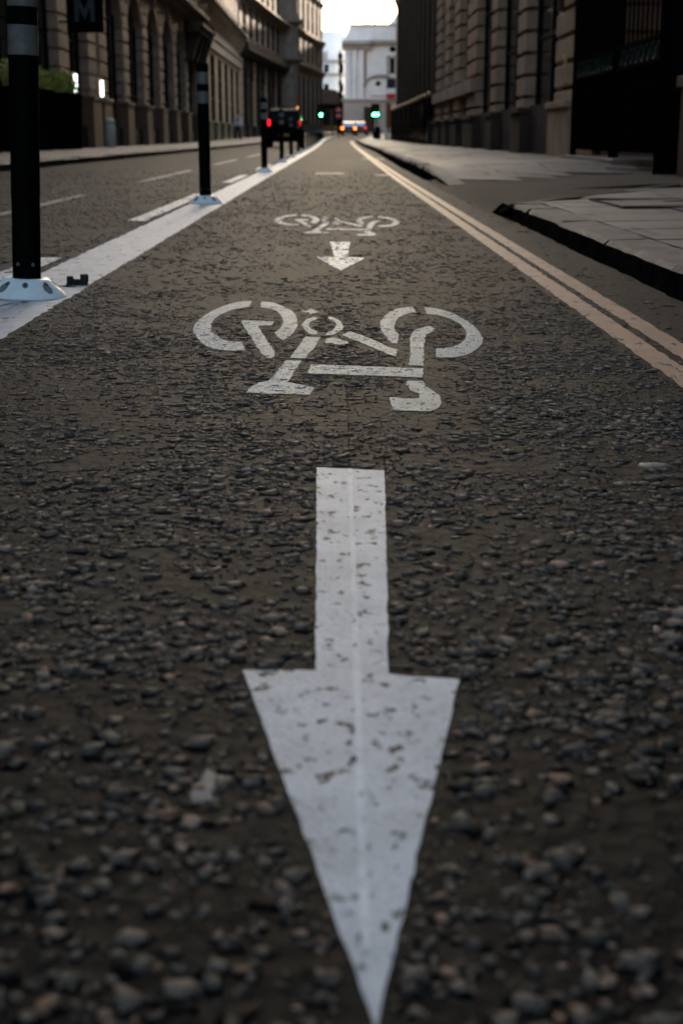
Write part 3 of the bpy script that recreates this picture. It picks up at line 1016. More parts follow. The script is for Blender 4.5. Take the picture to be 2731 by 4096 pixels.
st.add(vs, [(k * 11 + i, k * 11 + (i + 1) % 11, (k + 1) * 11 + (i + 1) % 11, (k + 1) * 11 + i) for k in range(2) for i in range(11)] + [tuple(22 + i for i in range(11))])
tag(st.build("flat_stone", 'pebble', smooth=True), "pale flat stone lying on the asphalt at the right edge", "stone")
br = MB()
br.box(-0.040, 0.040, -0.022, 0.022, 0.0, 0.006)
br.box(-0.036, -0.014, -0.018, 0.018, 0.006, 0.030)
br.box(0.010, 0.037, -0.019, 0.019, 0.006, 0.036)
br.box(-0.0135, 0.0095, -0.016, 0.016, 0.006, 0.020)
o = br.build("lane_stud", 'rubber', bevel=0.003)
o.location = (-0.895, 4.985, 0.004)
o.rotation_euler = (0, 0, 0.1)
tag(o, "small black rubber block on the white line beside the nearest post", "lane stud")


# ------------------------------------------------------------------ flexible lane posts
def make_post():
    t = thing("lane_post", "", "lane post", group="black flexible posts along the white line")
    p = MB()
    p.lathe([(0.0445, 0.052), (0.0445, 0.30), (0.0455, 0.32), (0.0455, 1.012), (0.043, 1.025), (0.036, 1.032)], 40)
    p.build("pole", 'post', t, auto=40)
    for z0, z1 in ((0.739, 0.827), (0.880, 0.967)):
        MB().lathe([(0.0452, z0), (0.0468, z0 + 0.001), (0.0468, z1 - 0.001), (0.0452, z1)], 40).build("reflective_band", 'band', t, auto=40)
    b = MB().lathe([(0.124, 0.0), (0.126, 0.004), (0.122, 0.010), (0.072, 0.056), (0.066, 0.060), (0.050, 0.060), (0.0505, 0.05)], 48).build("base", 'post_base', t, auto=35)
    sl = Vector((0.122 - 0.072, 0, 0.046)).normalized()

    def disc(name, a, f, w, h, material, lift):
        """small disc lying on the sloping side of the base"""
        r = 0.122 + (0.072 - 0.122) * f
        z = 0.010 + 0.046 * f
        rad = Vector((math.cos(a), math.sin(a), 0))
        tan = Vector((-math.sin(a), math.cos(a), 0))
        up = (rad * -(0.05) + Vector((0, 0, 0.046))).normalized()
        nrm = (rad * 0.046 + Vector((0, 0, 0.05))).normalized()
        c = rad * r + Vector((0, 0, z)) + nrm * lift
        mb = MB()
        n = 18
        ring = [c + tan * math.cos(2 * math.pi * i / n) * w + up * math.sin(2 * math.pi * i / n) * h for i in range(n)]
        low = [p - nrm * 0.006 for p in ring]
        mb.add(ring + low, [tuple(range(n))] + [(i, (i + 1) % n, n + (i + 1) % n, n + i) for i in range(n)])
        return mb.build(name, material, t)
    for a in range(0, 360, 45):
        k = R(a - 90 + 8)
        if a % 90 == 0:
            disc("bolt_hole", k, 0.74, 0.0095, 0.012, 'oval', 0.0006)
            disc("bolt_head", k, 0.74, 0.005, 0.007, 'hole', 0.0012)
            k2 = k - R(42)
            disc("bolt_hole", k2, 0.74, 0.0095, 0.012, 'oval', 0.0006)
            disc("bolt_head", k2, 0.74, 0.005, 0.007, 'hole', 0.0012)
        else:
            disc("rubber_plug", k, 0.50, 0.0155, 0.021, 'oval', 0.0006)
    for a in (-115, -52, 60, 140):
        d = Vector((math.cos(R(a)), math.sin(R(a)), 0))
        MB().tube(d * 0.040 + Vector((0, 0, 0.105)), d * 0.0462 + Vector((0, 0, 0.105)), 0.0058, 12).build("screw", 'band', t)
    return t


POSTS = [(-0.99, 4.60), (-1.0, 11.2), (-1.025, 21.1), (-1.09, 29.7), (-1.11, 36.7), (-1.13, 44.7)] + [(-1.13 - 0.0006 * k + bend(52.7 + 8 * k), 52.7 + 8 * k) for k in range(11)]
PL = ["tall black flexible post on a pale base at the left edge, nearest of all", "second nearest black flexible post on a pale blue base",
      "third black flexible post along the white line, left of the taxi", "fourth black flexible post, in front of the taxi", "fifth black flexible post, in front of the taxi",
      "sixth black flexible post, low in front of the taxi"] + ["%s small distant black post beyond the taxi's near end" % w for w in
      ("seventh", "eighth", "ninth", "tenth", "eleventh", "twelfth", "thirteenth", "fourteenth", "fifteenth", "sixteenth", "seventeenth")]
p0 = make_post()
for i, (x, y) in enumerate(POSTS):
    o = p0 if i == 0 else copy_tree(p0)
    o.location = (x, y, rise(y) + 0.004)
    o.rotation_euler = (0, 0, 0 if i == 0 else random.uniform(-0.3, 0.3))
    if i == 0:
        o.rotation_euler = (0.0, R(2.3), 0)
    o["label"] = PL[i]


# ------------------------------------------------------------------ buildings
class Facade:
    """a building whose street wall runs along local +x; OUT is the side (+1/-1 of local y) that faces the street"""

    def __init__(self, name, label, cat, p0, ang, out, length, deep, height, body_mat):
        self.root = thing(name, label, cat, (p0[0], p0[1], 0), ang)
        self.out, self.L, self.H = out, length, height
        self.deep = deep

    def bx(self, mb, x0, x1, t0, t1, z0, z1):
        return mb.box(x0, x1, self.out * t0, self.out * t1, z0, z1)

    def body(self, material, back, x0=0.0, x1=None, z1=None):
        mb = MB()
        self.bx(mb, x0, self.L if x1 is None else x1, -self.deep, -back, -0.4, self.H if z1 is None else z1)
        return mb.build("wall", material, self.root)

    def pier(self, a, b, z0, z1, depth, material, course=0.0, groove=0.075, gin=0.11, plinth=0.0, pmat='granite', proud=0.12, cap=True):
        mb = MB()
        if course:
            self.bx(mb, a + gin, b - gin, -depth, -gin, z0, z1)
            z = z0
            while z < z1 - 0.05:
                e = min(z + course, z1)
                self.bx(mb, a, b, -depth, 0, z, e - groove)
                z = e
        else:
            self.bx(mb, a, b, -depth, 0, z0, z1)
        o = mb.build("pier", material, self.root, bevel=0.02 if course else 0)
        if plinth:
            p = MB()
            self.bx(p, a - proud, b + proud, -depth + 0.02, proud, z0 - 0.3, plinth - 0.14)
            if cap:
                self.bx(p, a - proud - 0.05, b + proud + 0.05, -depth + 0.03, proud + 0.05, plinth - 0.137, plinth)
            p.build("plinth", pmat, o, bevel=0.015)
        return o

    def arch(self, a, b, spring, top, depth, material, rise_=None):
        """masonry over an opening, with an arched underside"""
        r = (b - a) / 2 if rise_ is None else rise_
        c = (a + b) / 2
        pts = [(a, spring)]
        for i in range(1, 16):
            t = math.pi * (1 - i / 16)
            pts.append((c + (b - a) / 2 * math.cos(t), spring + r * math.sin(t)))
        pts += [(b, spring), (b, top), (a, top)]
        if r == 0:
            pts = [(a, spring), (b, spring), (b, top), (a, top)]
        mb = MB()
        mb.prism(pts, 1, -self.out * depth, -self.out * 0.02)
        o = mb.build("arch" if r else "lintel", material, self.root)
        if r > 0.5:
            k = MB()
            self.bx(k, c - 0.22, c + 0.22, -depth, 0.12, spring + r - 0.05, min(top, spring + r + 0.6))
            k.build("keystone", material, o)
        return o

    def window(self, a, b, z0, z1, depth, nx=2, nz=3, glass='glass', sill=None):
        g = MB()
        self.bx(g, a, b, -depth - 0.02, -depth + 0.04, z0, z1)
        o = g.build("window", glass, self.root)
        f = MB()
        for i in range(nx + 1):
            x = a + (b - a) * i / nx
            self.bx(f, max(a, x - 0.04), min(b, x + 0.04), -depth + 0.043, -depth + 0.10, z0, z1)
        for i in range(1, nz):
            z = z0 + (z1 - z0) * i / nz
            self.bx(f, a + 0.045, b - 0.045, -depth + 0.046, -depth + 0.09, z - 0.035, z + 0.035)
        f.build("window_frame", 'frame', o)
        if sill:
            s = MB()
            self.bx(s, a - 0.1, b + 0.1, -depth + 0.11, 0.10, z0 - 0.16, z0)
            s.build("window_sill", sill, o)
        return o

    def band(self, name, prof, material, x0=0.0, x1=None):
        """moulding: outline of (t, z) run along the wall"""
        mb = MB()
        mb.prism([(self.out * t, z) for t, z in prof], 0, x0, self.L if x1 is None else x1)
        return mb.build(name, material, self.root)

    def brackets(self, x0, x1, step, z0, z1, t, material, w=0.3):
        mb = MB()
        x = x0
        while x < x1:
            mb.prism([(0.0, z0), (self.out * t * 0.3, z0), (self.out * t, z1), (0.0, z1)], 0, x, x + w)
            x += step
        return mb.build("bracket_row", material, self.root)


def cornice(t, z, h):
    return [(-0.3, z), (0.05, z), (0.12, z + h * 0.25), (t * 0.55, z + h * 0.4), (t * 0.6, z + h * 0.6), (t, z + h * 0.72), (t, z + h), (-0.3, z + h)]


# ---- left, first building: rusticated piers and arches (local x = world Y + 14)
A = Facade("stone_building", "long grooved stone building with arched openings on the left, nearest the viewer", "building", (-8.1, -14), R(90), -1, 102.5, 10, 19, 'stone')
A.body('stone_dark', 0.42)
OFF = 14.0
fr = [(-14, -12.4), (-8.1, -6.5), (-2.2, -0.6), (3.7, 5.3), (9.6, 11.2), (15.5, 17.1), (21.4, 23.0), (27.3, 28.9), (33.2, 34.9), (39.0, 40.3), (43.8, 45.5), (49.0, 50.6), (51.3, 53.0), (57.1, 58.7), (63.0, 64.6),
      (68.7, 70.3), (74.6, 76.2), (80.5, 82.1), (86.6, 88.5)]
for i, (a, b) in enumerate(fr):
    vis = a > 20
    A.pier(a + OFF, b + OFF, 0.0, 7.2, 0.42, 'stone', 0.55 if vis else 0, plinth=1.95 if a > 45 else 1.4, pmat='granite')
    if i + 1 < len(fr):
        c0, c1 = b + OFF, fr[i + 1][0] + OFF
        w = c1 - c0
        if w > 1.5:
            A.arch(c0, c1, 5.0, 7.2, 0.40, 'stone', min(1.5, w / 2))
            A.window(c0 + 0.03, c1 - 0.03, 0.9, 6.6, 0.40, 3 if w > 3 else 2, 4)
            lo = MB(); A.bx(lo, c0 + .13, c1 - .13, -0.38, -0.12, -0.2, 0.9)
            lo.build("window_apron", 'frame', A.root)
        else:
            A.arch(c0, c1, 5.0, 7.2, 0.40, 'stone', 0)
A.band("cornice", cornice(0.7, 7.2, 0.7), 'stone')
A.band("upper_wall", [(-1.0, 7.9), (-0.35, 7.9), (-0.35, 19), (-1.0, 19)], 'stone')
for i, (a, b) in enumerate(fr):
    A.pier(a + OFF + .2, b + OFF - .2, 7.9, 18, 0.4, 'stone')
    if i + 1 < len(fr) and fr[i + 1][0] - b > 1.5:
        for z in (8.6, 13.4):
            A.window(b + OFF + 0.7, fr[i + 1][0] + OFF - 0.7, z, z + 3.4, 0.36, 2, 3, sill='stone')
A.band("eaves", cornice(0.8, 18, 1.0), 'stone')
# dark balcony at the far end of the first building
bal = MB()
A.bx(bal, 80.0 + OFF, 88.3 + OFF, 0.1, 1.05, 6.75, 7.0)
A.bx(bal, 80.0 + OFF, 88.3 + OFF, 0.1, 0.9, 6.45, 6.75)
ob = bal.build("balcony", 'stone_dark', A.root)
for x in (81, 83.5, 86, 88):
    cb = MB().prism([(-0.02, 4.9), (-0.35, 4.9), (-0.85, 6.45), (-0.02, 6.45)], 0, x + OFF - .25, x + OFF + .25)
    cb.build("console", 'stone_dark', ob)
rl = MB()
for k in range(42):
    A.bx(rl, 80.1 + OFF + k * .2, 80.14 + OFF + k * .2, 0.96, 1.00, 7.0, 7.15)
A.bx(rl, 80.05 + OFF, 88.3 + OFF, 0.94, 1.02, 7.15, 7.2)
rl.build("railing", 'black', ob)

# ---- left, second building: tall plain pilasters
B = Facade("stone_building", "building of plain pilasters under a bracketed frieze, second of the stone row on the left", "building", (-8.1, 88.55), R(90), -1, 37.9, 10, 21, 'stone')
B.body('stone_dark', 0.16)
fb = [(0.0, 2.2)] + [(5.4 + k * 6.05, 5.4 + k * 6.05 + 2.6) for k in range(6)]
for i, (a, b) in enumerate(fb):
    B.pier(a, b, 0.0, 6.6, 0.16, 'stone_brown', plinth=1.6, pmat='granite', proud=0.1)
    nx = fb[i + 1][0] if i + 1 < len(fb) else B.L
    if nx - b > 0.6:
        B.window(b + .03, nx - .03, 1.7, 6.3, 0.14, 2, 3)
        B.arch(b, nx, 6.3, 6.6, 0.14, 'stone_brown', 0)
        ap = MB(); B.bx(ap, b + .12, nx - .12, -0.12, -0.03, -0.2, 1.7)
        ap.build("window_apron", 'frame', B.root)
B.band("architrave", [(-0.6, 6.6), (0.18, 6.6), (0.18, 7.25), (0.28, 7.3), (0.28, 7.45), (-0.6, 7.45)], 'stone')
B.band("frieze", [(-0.6, 7.45), (0.02, 7.45), (0.02, 8.9), (-0.6, 8.9)], 'stone')
B.brackets(0.3, 37, 1.52, 8.1, 8.9, 0.55, 'stone_brown')
B.band("cornice", cornice(0.8, 8.9, 0.6), 'stone')
B.band("upper_wall", [(-1.0, 9.5), (-0.14, 9.5), (-0.14, 21), (-1.0, 21)], 'stone_brown')
for k in range(12):
    B.pier(k * 3.05 + 0.5, k * 3.05 + 1.9, 9.5, 20, 0.14, 'stone')
    if k < 11:
        for z in (10.2, 15.0):
            B.window(k * 3.05 + 2.1, k * 3.05 + 3.35, z, z + 3.3, 0.14, 1, 3, sill='stone')
B.band("eaves", cornice(0.9, 20, 1.0), 'stone')


def angled(p0, p1):
    d = Vector((p1[0] - p0[0], p1[1] - p0[1]))
    return math.atan2(d.y, d.x), d.length


# ---- left, third building: dark rusticated bays
p0, p1 = (-8.1, 126.5), (-5.7, 165)
an, ln = angled(p0, p1)
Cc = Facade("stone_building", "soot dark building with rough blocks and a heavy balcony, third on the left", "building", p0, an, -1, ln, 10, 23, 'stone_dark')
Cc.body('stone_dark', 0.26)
for k in range(8):
    a = k * 4.8 + 0.2
    Cc.pier(a, a + 1.9, 0.0, 8.0, 0.26, 'stone_dark' if k % 2 else 'stone_brown', 0.7, plinth=1.6, pmat='stone_dark')
    if k < 7:
        Cc.window(a + 1.93, a + 4.77, 1.0, 7.0, 0.24, 2, 3)
        Cc.arch(a + 1.9, a + 4.8, 6.0, 8.0, 0.24, 'stone_dark', 1.2)
Cc.band("balcony", [(-0.3, 8.0), (0.3, 8.0), (0.75, 8.5), (0.75, 9.2), (-0.3, 9.3)], 'stone_dark')
Cc.band("upper_wall", [(-1.0, 9.3), (-0.15, 9.3), (-0.15, 23), (-1.0, 23)], 'stone_brown')
for k in range(8):
    a = k * 4.8 + 0.2
    Cc.pier(a, a + 1.7, 9.3, 22, 0.16, 'stone')
    if k < 7:
        for z in (10.0, 14.2, 18.2):
            Cc.window(a + 2.0, a + 4.5, z, z + 3.0, 0.14, 2, 3, sill='stone')
Cc.band("cornice", cornice(0.9, 12.9, 0.7), 'stone')
Cc.band("eaves", cornice(1.0, 22, 1.0), 'stone')

# ---- left, corner building at the bend
p0, p1 = (-5.7, 165.1), (-1.75, 205)
an, ln = angled(p0, p1)
D = Facade("stone_building", "tall corner building with curved cornices where the street bends, last on the left", "building", p0, an, -1, ln, 14, 30, 'stone')
D.body('stone_brown', 0.16)
for k in range(9):
    a = k * 4.9
    b = a + 2.0 if k else 1.0
    D.pier(a, min(b, ln), 0.0, 9.2, 0.16, 'stone', plinth=2.2, pmat='granite')
    if k < 8:
        D.window(b + .03, a + 4.87, 0.9, 8.6, 0.14, 2, 4, glass='window_warm' if False else 'glass')
        D.arch(b, a + 4.9, 8.6, 9.2, 0.14, 'stone', 0)
D.band("cornice", cornice(0.45, 9.2, 0.9), 'stone')
D.band("upper_wall", [(-0.9, 10.2), (-0.12, 10.2), (-0.12, 29), (-0.9, 29)], 'stone')
for k in range(9):
    a = k * 4.9
    for (z0, z1) in ((10.2, 13.6), (14.6, 19.4), (20.2, 28)):
        D.pier(a, min(a + 2.1, ln), z0, z1, 0.13, 'stone')
    if k < 8:
        for z, h in ((10.7, 2.6), (14.9, 3.8), (20.6, 3.2), (24.8, 3.0)):
            w = D.window(a + 2.4, a + 4.6, z, z + h, 0.11, 2, 2, glass='window_warm' if (k, z) in ((0, 10.7), (0, 20.6), (1, 20.6)) else 'glass', sill='stone')
            if (k, z) in ((0, 10.7), (0, 20.6), (1, 20.6)):
                w["label"] = "lit window with a warm yellow glow"
D.band("cornice", cornice(0.42, 13.6, 0.9), 'stone')
D.band("cornice", cornice(0.35, 19.4, 0.7), 'stone')
D.band("eaves", cornice(1.0, 28, 1.2), 'stone')
# rounded corner bay with its own curved ledges
bay = MB()
bay.lathe([(1.9, -0.3), (1.9, 29)], 20, (0.6, 0.4, 0))
D_b = bay.build("corner_bay", 'stone', D.root, auto=40)
for z, r in ((9.2, 2.6), (13.6, 2.5), (19.4, 2.3)):
    lg = MB().lathe([(1.9, z), (r * 0.8, z + 0.3), (r, z + 0.6), (r, z + 1.0), (1.9, z + 1.0)], 24, (0.6, 0.4, 0))
    lg.build("ledge", 'stone', D_b, auto=40)

# ---- right: end block by the viewer, the gate, then the long rusticated wall
E0 = Facade("stone_building", "dark stone building at the right edge of the view, just before the iron gate", "building", (4.25, -14), R(90), 1, 32.0, 10, 24, 'stone_brown')
# (street side is local +y here because the wall lies on the right)
E0.body('stone_brown', 0.5)
for k in range(6):
    a = k * 5.8
    E0.pier(a, min(a + 2.6, 32.0), 0.0, 9.5, 0.5, 'stone_brown', 0.48, plinth=1.2)
    if k < 5:
        E0.window(a + 2.63, a + 5.77, 1.2, 8.5, 0.48, 2, 4)
        E0.arch(a + 2.6, a + 5.8, 8.0, 9.5, 0.48, 'stone_brown', 0.9)
E0.band("cornice", cornice(0.8, 9.5, 0.9), 'stone_brown')
E0.band("upper_wall", [(-1.0, 10.4), (-0.3, 10.4), (-0.3, 24), (-1.0, 24)], 'stone_brown')

Rb = Facade("stone_building", "brown building of deeply grooved stone piers on the right, beyond the iron gate", "building", (4.2, 26.2), R(90), 1, 36.3, 10, 24, 'stone_brown')
Rb.body('stone_brown', 0.36, x0=0.6)
fr2 = [(26.2, 28.5), (33.0, 34.5), (39.0, 40.3), (44.6, 47.7), (50.7, 52.9), (55.2, 57.3), (59.4, 62.5)]
for i, (a, b) in enumerate(fr2):
    far = a > 50
    Rb.pier(a - 26.2, b - 26.2, 0.0, 9.5, 0.36, 'stone_brown', 0.50, groove=0.085, gin=0.13, plinth=1.22, pmat='stone_dark' if i else 'stone_brown', proud=0.10)
    if i + 1 < len(fr2):
        c0, c1 = b - 26.2, fr2[i + 1][0] - 26.2
        Rb.window(c0 + .03, c1 - .03, 1.25, 8.8, 0.34, 2, 5)
        Rb.arch(c0, c1, 8.0, 9.5, 0.34, 'stone_brown', 1.0)
        ap = MB(); Rb.bx(ap, c0 + .12, c1 - .12, -0.32, -0.12, -0.2, 1.25)
        ap.build("window_apron", 'stone_dark', Rb.root)
ew = MB()
z = 0.0
while z < 9.4:
    Rb.bx(ew, 0.25, 0.62, -9.9, -0.57, z, z + 0.43)
    z += 0.5
Rb.bx(ew, 0.33, 0.60, -9.8, -0.6, 0, 9.5)
ew.build("end_wall", 'stone_dark', Rb.root)
Rb.band("sill_band", [(-0.5, 1.95), (0.14, 1.95), (0.14, 2.38), (-0.5, 2.38)], 'stone', 44.7 - 26.2, 36.2)
Rb.band("cornice", cornice(0.8, 9.5, 0.9), 'stone_brown')
Rb.band("upper_wall", [(-1.0, 10.4), (-0.3, 10.4), (-0.3, 24), (-1.0, 24)], 'stone_brown')
for i, (a, b) in enumerate(fr2):
    Rb.pier(a - 26.2, b - 26.2, 10.4, 23, 0.4, 'stone_brown')
# drain bracket high on the first pier
dp = MB()
dp.box(0.9, 1.15, 0.0, 0.22, 3.3, 4.0)
dp.tube((1.02, 0.12, 3.3), (1.02, 0.12, 2.9), 0.06, 10)
dp.build("rainwater_head", 'stone_dark', Rb.root)
np_ = MB(); np_.box(0.85, 1.1, 0.0, 0.03, 1.55, 2.1); np_.build("name_plate", 'brass', Rb.root)

# ---- right, far: dark ribbed building
T = Facade("ribbed_building", "dark brown building with close vertical ribs and a warm lit edge, far right", "building", (4.25, 62.55), R(90), 1, 38.0, 10, 25, 'tower')
T.body('tower', 0.3)
rb = 0
x = 0.0
while x < 37.5:
    mb = MB()
    T.bx(mb, x, x + 0.55, -0.3, 0.0 if rb % 3 else 0.18, 2.4, 24)
    mb.build("rib", 'tower', T.root)
    x += 1.2
    rb += 1
T.band("ledge", [(-0.3, 2.2), (0.1, 2.2), (0.1, 2.4), (-0.3, 2.4)], 'tower')
T.band("cornice", [(-0.3, 9.6), (0.2, 9.6), (0.45, 10.4), (0.45, 10.9), (-0.3, 10.9)], 'stone_brown', 24, 38.0)
# black iron screen with brass-tipped round posts in front of it
sc = thing("iron_screen", "glossy black iron screen with brass topped posts along the far right wall", "iron screen", (4.05, 64, 0))
for k in range(15):
    y = k * 3.05
    z = rise(64 + y) + 0.1
    p = MB().lathe([(0.13, z - .1), (0.13, z + 0.25), (0.10, z + 0.3), (0.10, z + 2.15), (0.13, z + 2.2)], 16, (0, y, 0)).build("post", 'gloss_black', sc, auto=40)
    fi = MB()
    fi.ball((0, y, z + 2.32), 0.115, 12, 8)
    fi.build("finial", 'brass', p, smooth=True)
    if k < 14:
        pn = MB()
        for j in range(9):
            yy_ = y + 0.3 + j * 0.3
            pn.tube((0, yy_, z), (0, yy_, z + 2.05), 0.035, 6)
        pn.box(-0.03, 0.03, y + 0.11, y + 2.94, z + 0.15, z + 0.9)
        pn.box(-0.025, 0.025, y + 0.11, y + 2.94, z + 1.95, z + 2.02)
        pn.build("panel", 'gloss_black', sc)

# ---- iron gate
G = thing("iron_gate", "tall black iron double gate with a row of rings, on the right", "gate", (4.2, 18.45, 0), R(90))
# local x runs up the street, local -y into the yard, +y to the road
def leaf(x0, x1, pitch):
    f = MB().prism([(x0, 0.06), (x0 + 0.10, 0.06), (x0 + 0.10, 4.5), (x1 - 0.10, 4.5), (x1 - 0.10, 0.06), (x1, 0.06), (x1, 4.6), (x0, 4.6)], 1, -0.05, 0.05)
    o = f.build("gate_leaf", 'black', G)
    MB().box(x0 + 0.1, x1 - 0.1, -0.02, 0.02, 0.30, 1.50).build("lower_panel", 'black', o)
    for z in (1.502, 1.82):
        MB().box(x0 + 0.103, x1 - 0.103, -0.04, 0.045, z, z + 0.05).build("rail", 'iron_edge', o)
    n = int((x1 - x0 - 0.2) / 0.34)
    for i in range(n):
        c = x0 + 0.1 + (i + 0.5) * (x1 - x0 - 0.2) / n
        rg = MB()
        N1, N2 = 20, 6
        vs = [(c + (.115 + .022 * math.cos(2 * math.pi * b / N2)) * math.cos(2 * math.pi * a / N1), .022 * math.sin(2 * math.pi * b / N2),
               1.686 + (.115 + .022 * math.cos(2 * math.pi * b / N2)) * math.sin(2 * math.pi * a / N1)) for a in range(N1) for b in range(N2)]
        rg.add(vs, [(a * N2 + b, ((a + 1) % N1) * N2 + b, ((a + 1) % N1) * N2 + (b + 1) % N2, a * N2 + (b + 1) % N2) for a in range(N1) for b in range(N2)])
        rg.build("ring", 'iron_teal', o, smooth=True)
    n = int((x1 - x0 - 0.2) / pitch)
    for i in range(1, n):
        c = x0 + 0.1 + i * (x1 - x0 - 0.2) / n
        MB().tube((c, 0, 1.87), (c, 0, 4.5), 0.016, 8).build("bar", 'black', o)
    for c in (x0 + 0.5, x1 - 0.5):
        MB().tube((c, -0.05, 0.09), (c, 0.05, 0.09), 0.085, 14).build("wheel", 'tyre', o)
leaf(0.12, 3.72, 0.30)
leaf(3.82, 7.6, 0.17)
for x, r_ in ((0.0, 0.11), (3.77, 0.05)):
    MB().box(x - r_, x + r_, -r_, r_, -0.05, 5.0).build("gate_post", 'black', G)
MB().tube((0.0, 0.16, -0.05), (0.0, 0.16, 2.4), 0.045, 10).build("drop_bolt", 'black', G)
tag(MB().box(4.0, 4.95, 21.2, 26.0, -0.02, 0.19).build("stone_step", 'kerb', bevel=0.02), "low stone step along the foot of the gate's far leaf", "step")

# ---- street continued behind the viewer by added unseen blocks that cut light
for nm, x0, x1, lb in (("left", -18.0, -8.1, "unseen stone block added on the left behind the viewer to cut the light"), ("right", 4.25, 14.0, "unseen stone block added on the right behind the viewer to cut the light")):
    Z = thing("stone_building", lb, "building", (0, -14.2, 0))
    MB().box(x0, x1, -95, 0, -0.3, 11).build("wall", 'stone_brown', Z)
    for k in range(11):
        xs = (x1 - 0.02, x1 + 0.03) if nm == "left" else (x0 - 0.03, x0 + 0.02)
        for z in (1.2, 6.2):
            MB().box(xs[0], xs[1], -92 + k * 8.3, -88.6 + k * 8.3, z, z + 4.2).build("window", 'glass', Z)

# ---- hidden block beyond the right-hand building, added to stop the low sun
X = Facade("stone_building", "hidden stone block added behind the ribbed building on the right to stop the sun", "building", (9.2, 120), R(90), 1, 112, 14, 26.5, 'stone')
X.body('stone', 0.3)
for k in range(18):
    X.pier(k * 6.2, k * 6.2 + 2.2, 0, 25, 0.3, 'stone', plinth=2.0)
    for z in (3, 9, 15, 20.5):
        X.window(k * 6.2 + 2.8, k * 6.2 + 5.6, z, z + 3.6, 0.28, 2, 2)
wg = MB(); wg.box(113, 156, -24, -2.0, -0.3, 26.5); wg.build('sun_block_wing', 'stone', X.root)  # hidden wing added to keep the sun off the corner building
X.band("eaves", cornice(0.9, 25.2, 1.3), 'stone')

# ---- pale classical building closing the view
F = thing("classical_building", "pale classical building with pilasters closing the end of the street", "building", (1.6, 236, rise(236)))
w = MB()
w.prism([(0.0, 0), (9.3, 0), (9.3, 15.4), (0.0, 15.4)], 1, 0.0, 24)
w.build("wall", 'pale', F)
b_ = MB()
b_.box(-0.35, 9.3, -0.6, -0.003, -1.5, 5.2)
b_.box(-0.7, 9.3, -0.9, -0.003, 5.2, 5.6)
bs = b_.build("base_storey", 'pale_dim', F)
dr = MB(); dr.box(2.9, 4.4, -0.66, -0.602, -1.5, 4.2); dr.build("door", 'stone_dark', F)
for x in (0.0, 1.0, 2.1):
    pp = MB()
    pp.box(x, x + (0.7 if x < 3 else 0.8), -0.45, -0.003, 5.6, 13.3)
    pp.box(x - 0.1, x + (0.8 if x < 3 else 0.9), -0.55, -0.004, 13.3, 13.8)
    pp.build("pilaster", 'pale', F)
cn = MB()
cn.prism([(0, 13.8), (-0.7, 13.8), (-0.9, 14.5), (-1.5, 14.8), (-1.5, 15.4), (0, 15.4)], 0, -0.6, 3.95)
cn.prism([(-0.004, 14.6), (-0.5, 14.6), (-0.9, 15.1), (-0.9, 15.5), (-0.004, 15.5)], 0, 3.98, 9.3)
cn.build("cornice", 'pale_dim', F)
at = MB()
at.box(0.6, 9.3, 0.15, 20, 15.5, 18.3)
for k in range(5):
    at.box(4.2 + k * 1.0, 4.7 + k * 1.0, 0.0, 0.147, 15.9, 17.6)
at.prism([(-0.3, 15.4), (0.597, 15.4), (0.597, 18.2)], 1, 0.4, 11)
ao = at.build("attic", 'pale', F)
fi = MB(); fi.lathe([(0.25, 18.3), (0.12, 18.8), (0.2, 19.1), (0.05, 20.0)], 10, (4.6, 1.2, 0)); fi.build("finial", 'pale_dim', ao)
for zc in (5.9, 9.0):
    MB().box(3.98, 9.3, -0.12, -0.004, zc, zc + 0.28).build('string_course', 'pale_dim', F)
MB().box(0.6, 9.3, -0.02, 0.14, 17.9, 18.3).build('coping', 'pale_dim', F)
ar = MB()
pts = [(3.98 + 9.5, 6.0)]
for i in range(0, 17):
    t = math.pi * i / 16
    pts.append((5.5 + 2.6 * math.cos(t), 7.6 + 2.0 * math.sin(t)))
pts.append((3.98 + 0.12, 6.0))
for a, b in zip(pts[1:-1], pts[2:-1]):
    ar.tube((a[0], -0.12, a[1]), (b[0], -0.12, b[1]), 0.22, 6)
ar.build("arch_moulding", 'pale_dim', F)
rc = MB(); rc.box(2.98, 3.28, -0.03, 0.02, 8.2, 13.7); rc.build('recess_shade', 'stone_brown', F)  # flat brown strip painting the shade of a gap beside the pilasters
ow = MB(); ow.tube((5.16, -0.06, 8.2), (5.16, 0.02, 8.2), 0.42, 18); ow.build("round_window", 'glass', F)
ow = MB(); ow.tube((7.4, -0.06, 14.0), (7.4, 0.02, 14.0), 0.5, 18); ow.build("round_window", 'glass', F)
for x in (7.05,):
    g_ = MB(); g_.box(x, x + 0.65, -0.05, 0.02, 9.9, 12.5); o = g_.build("window", 'glass', F)
    f_ = MB()
    for (a, b, c, d) in ((x - .6, x - .002, 9.7, 12.6), (x + .652, x + 1.0, 9.7, 12.6)):
        f_.box(a, b, -0.16, -0.004, c, d)
    f_.box(x - .6, x + 1.0, -0.2, -0.004, 12.602, 12.9)
    f_.build("window_frame", 'pale_dim', o)
rf = MB()
rf.prism([(6.8, 18.31), (9.3, 18.31), (9.3, 21.7)], 1, 1.0, 11)
rf.build("roof", 'pale', F)
# flag on its front
fl = thing("flag", "small red white and navy flag hanging on the pale building at the far right", "flag", (8.15, 234.4, rise(236)))
fp = MB(); fp.tube((0, 1.5, 5.2), (0, 0.0, 9.2), 0.05, 8); fp.build("flagpole", 'frame', fl)
MB().box(-0.1, 1.3, -0.06, -0.02, 7.3, 8.9).build("upper_cloth", 'flag_blue', fl)
MB().box(-0.05, 1.3, -0.055, -0.02, 6.4, 7.298).build("middle_cloth", 'sign_white', fl)
MB().box(0.0, 1.25, -0.05, -0.02, 5.5, 6.398).build("lower_cloth", 'sign_red', fl)

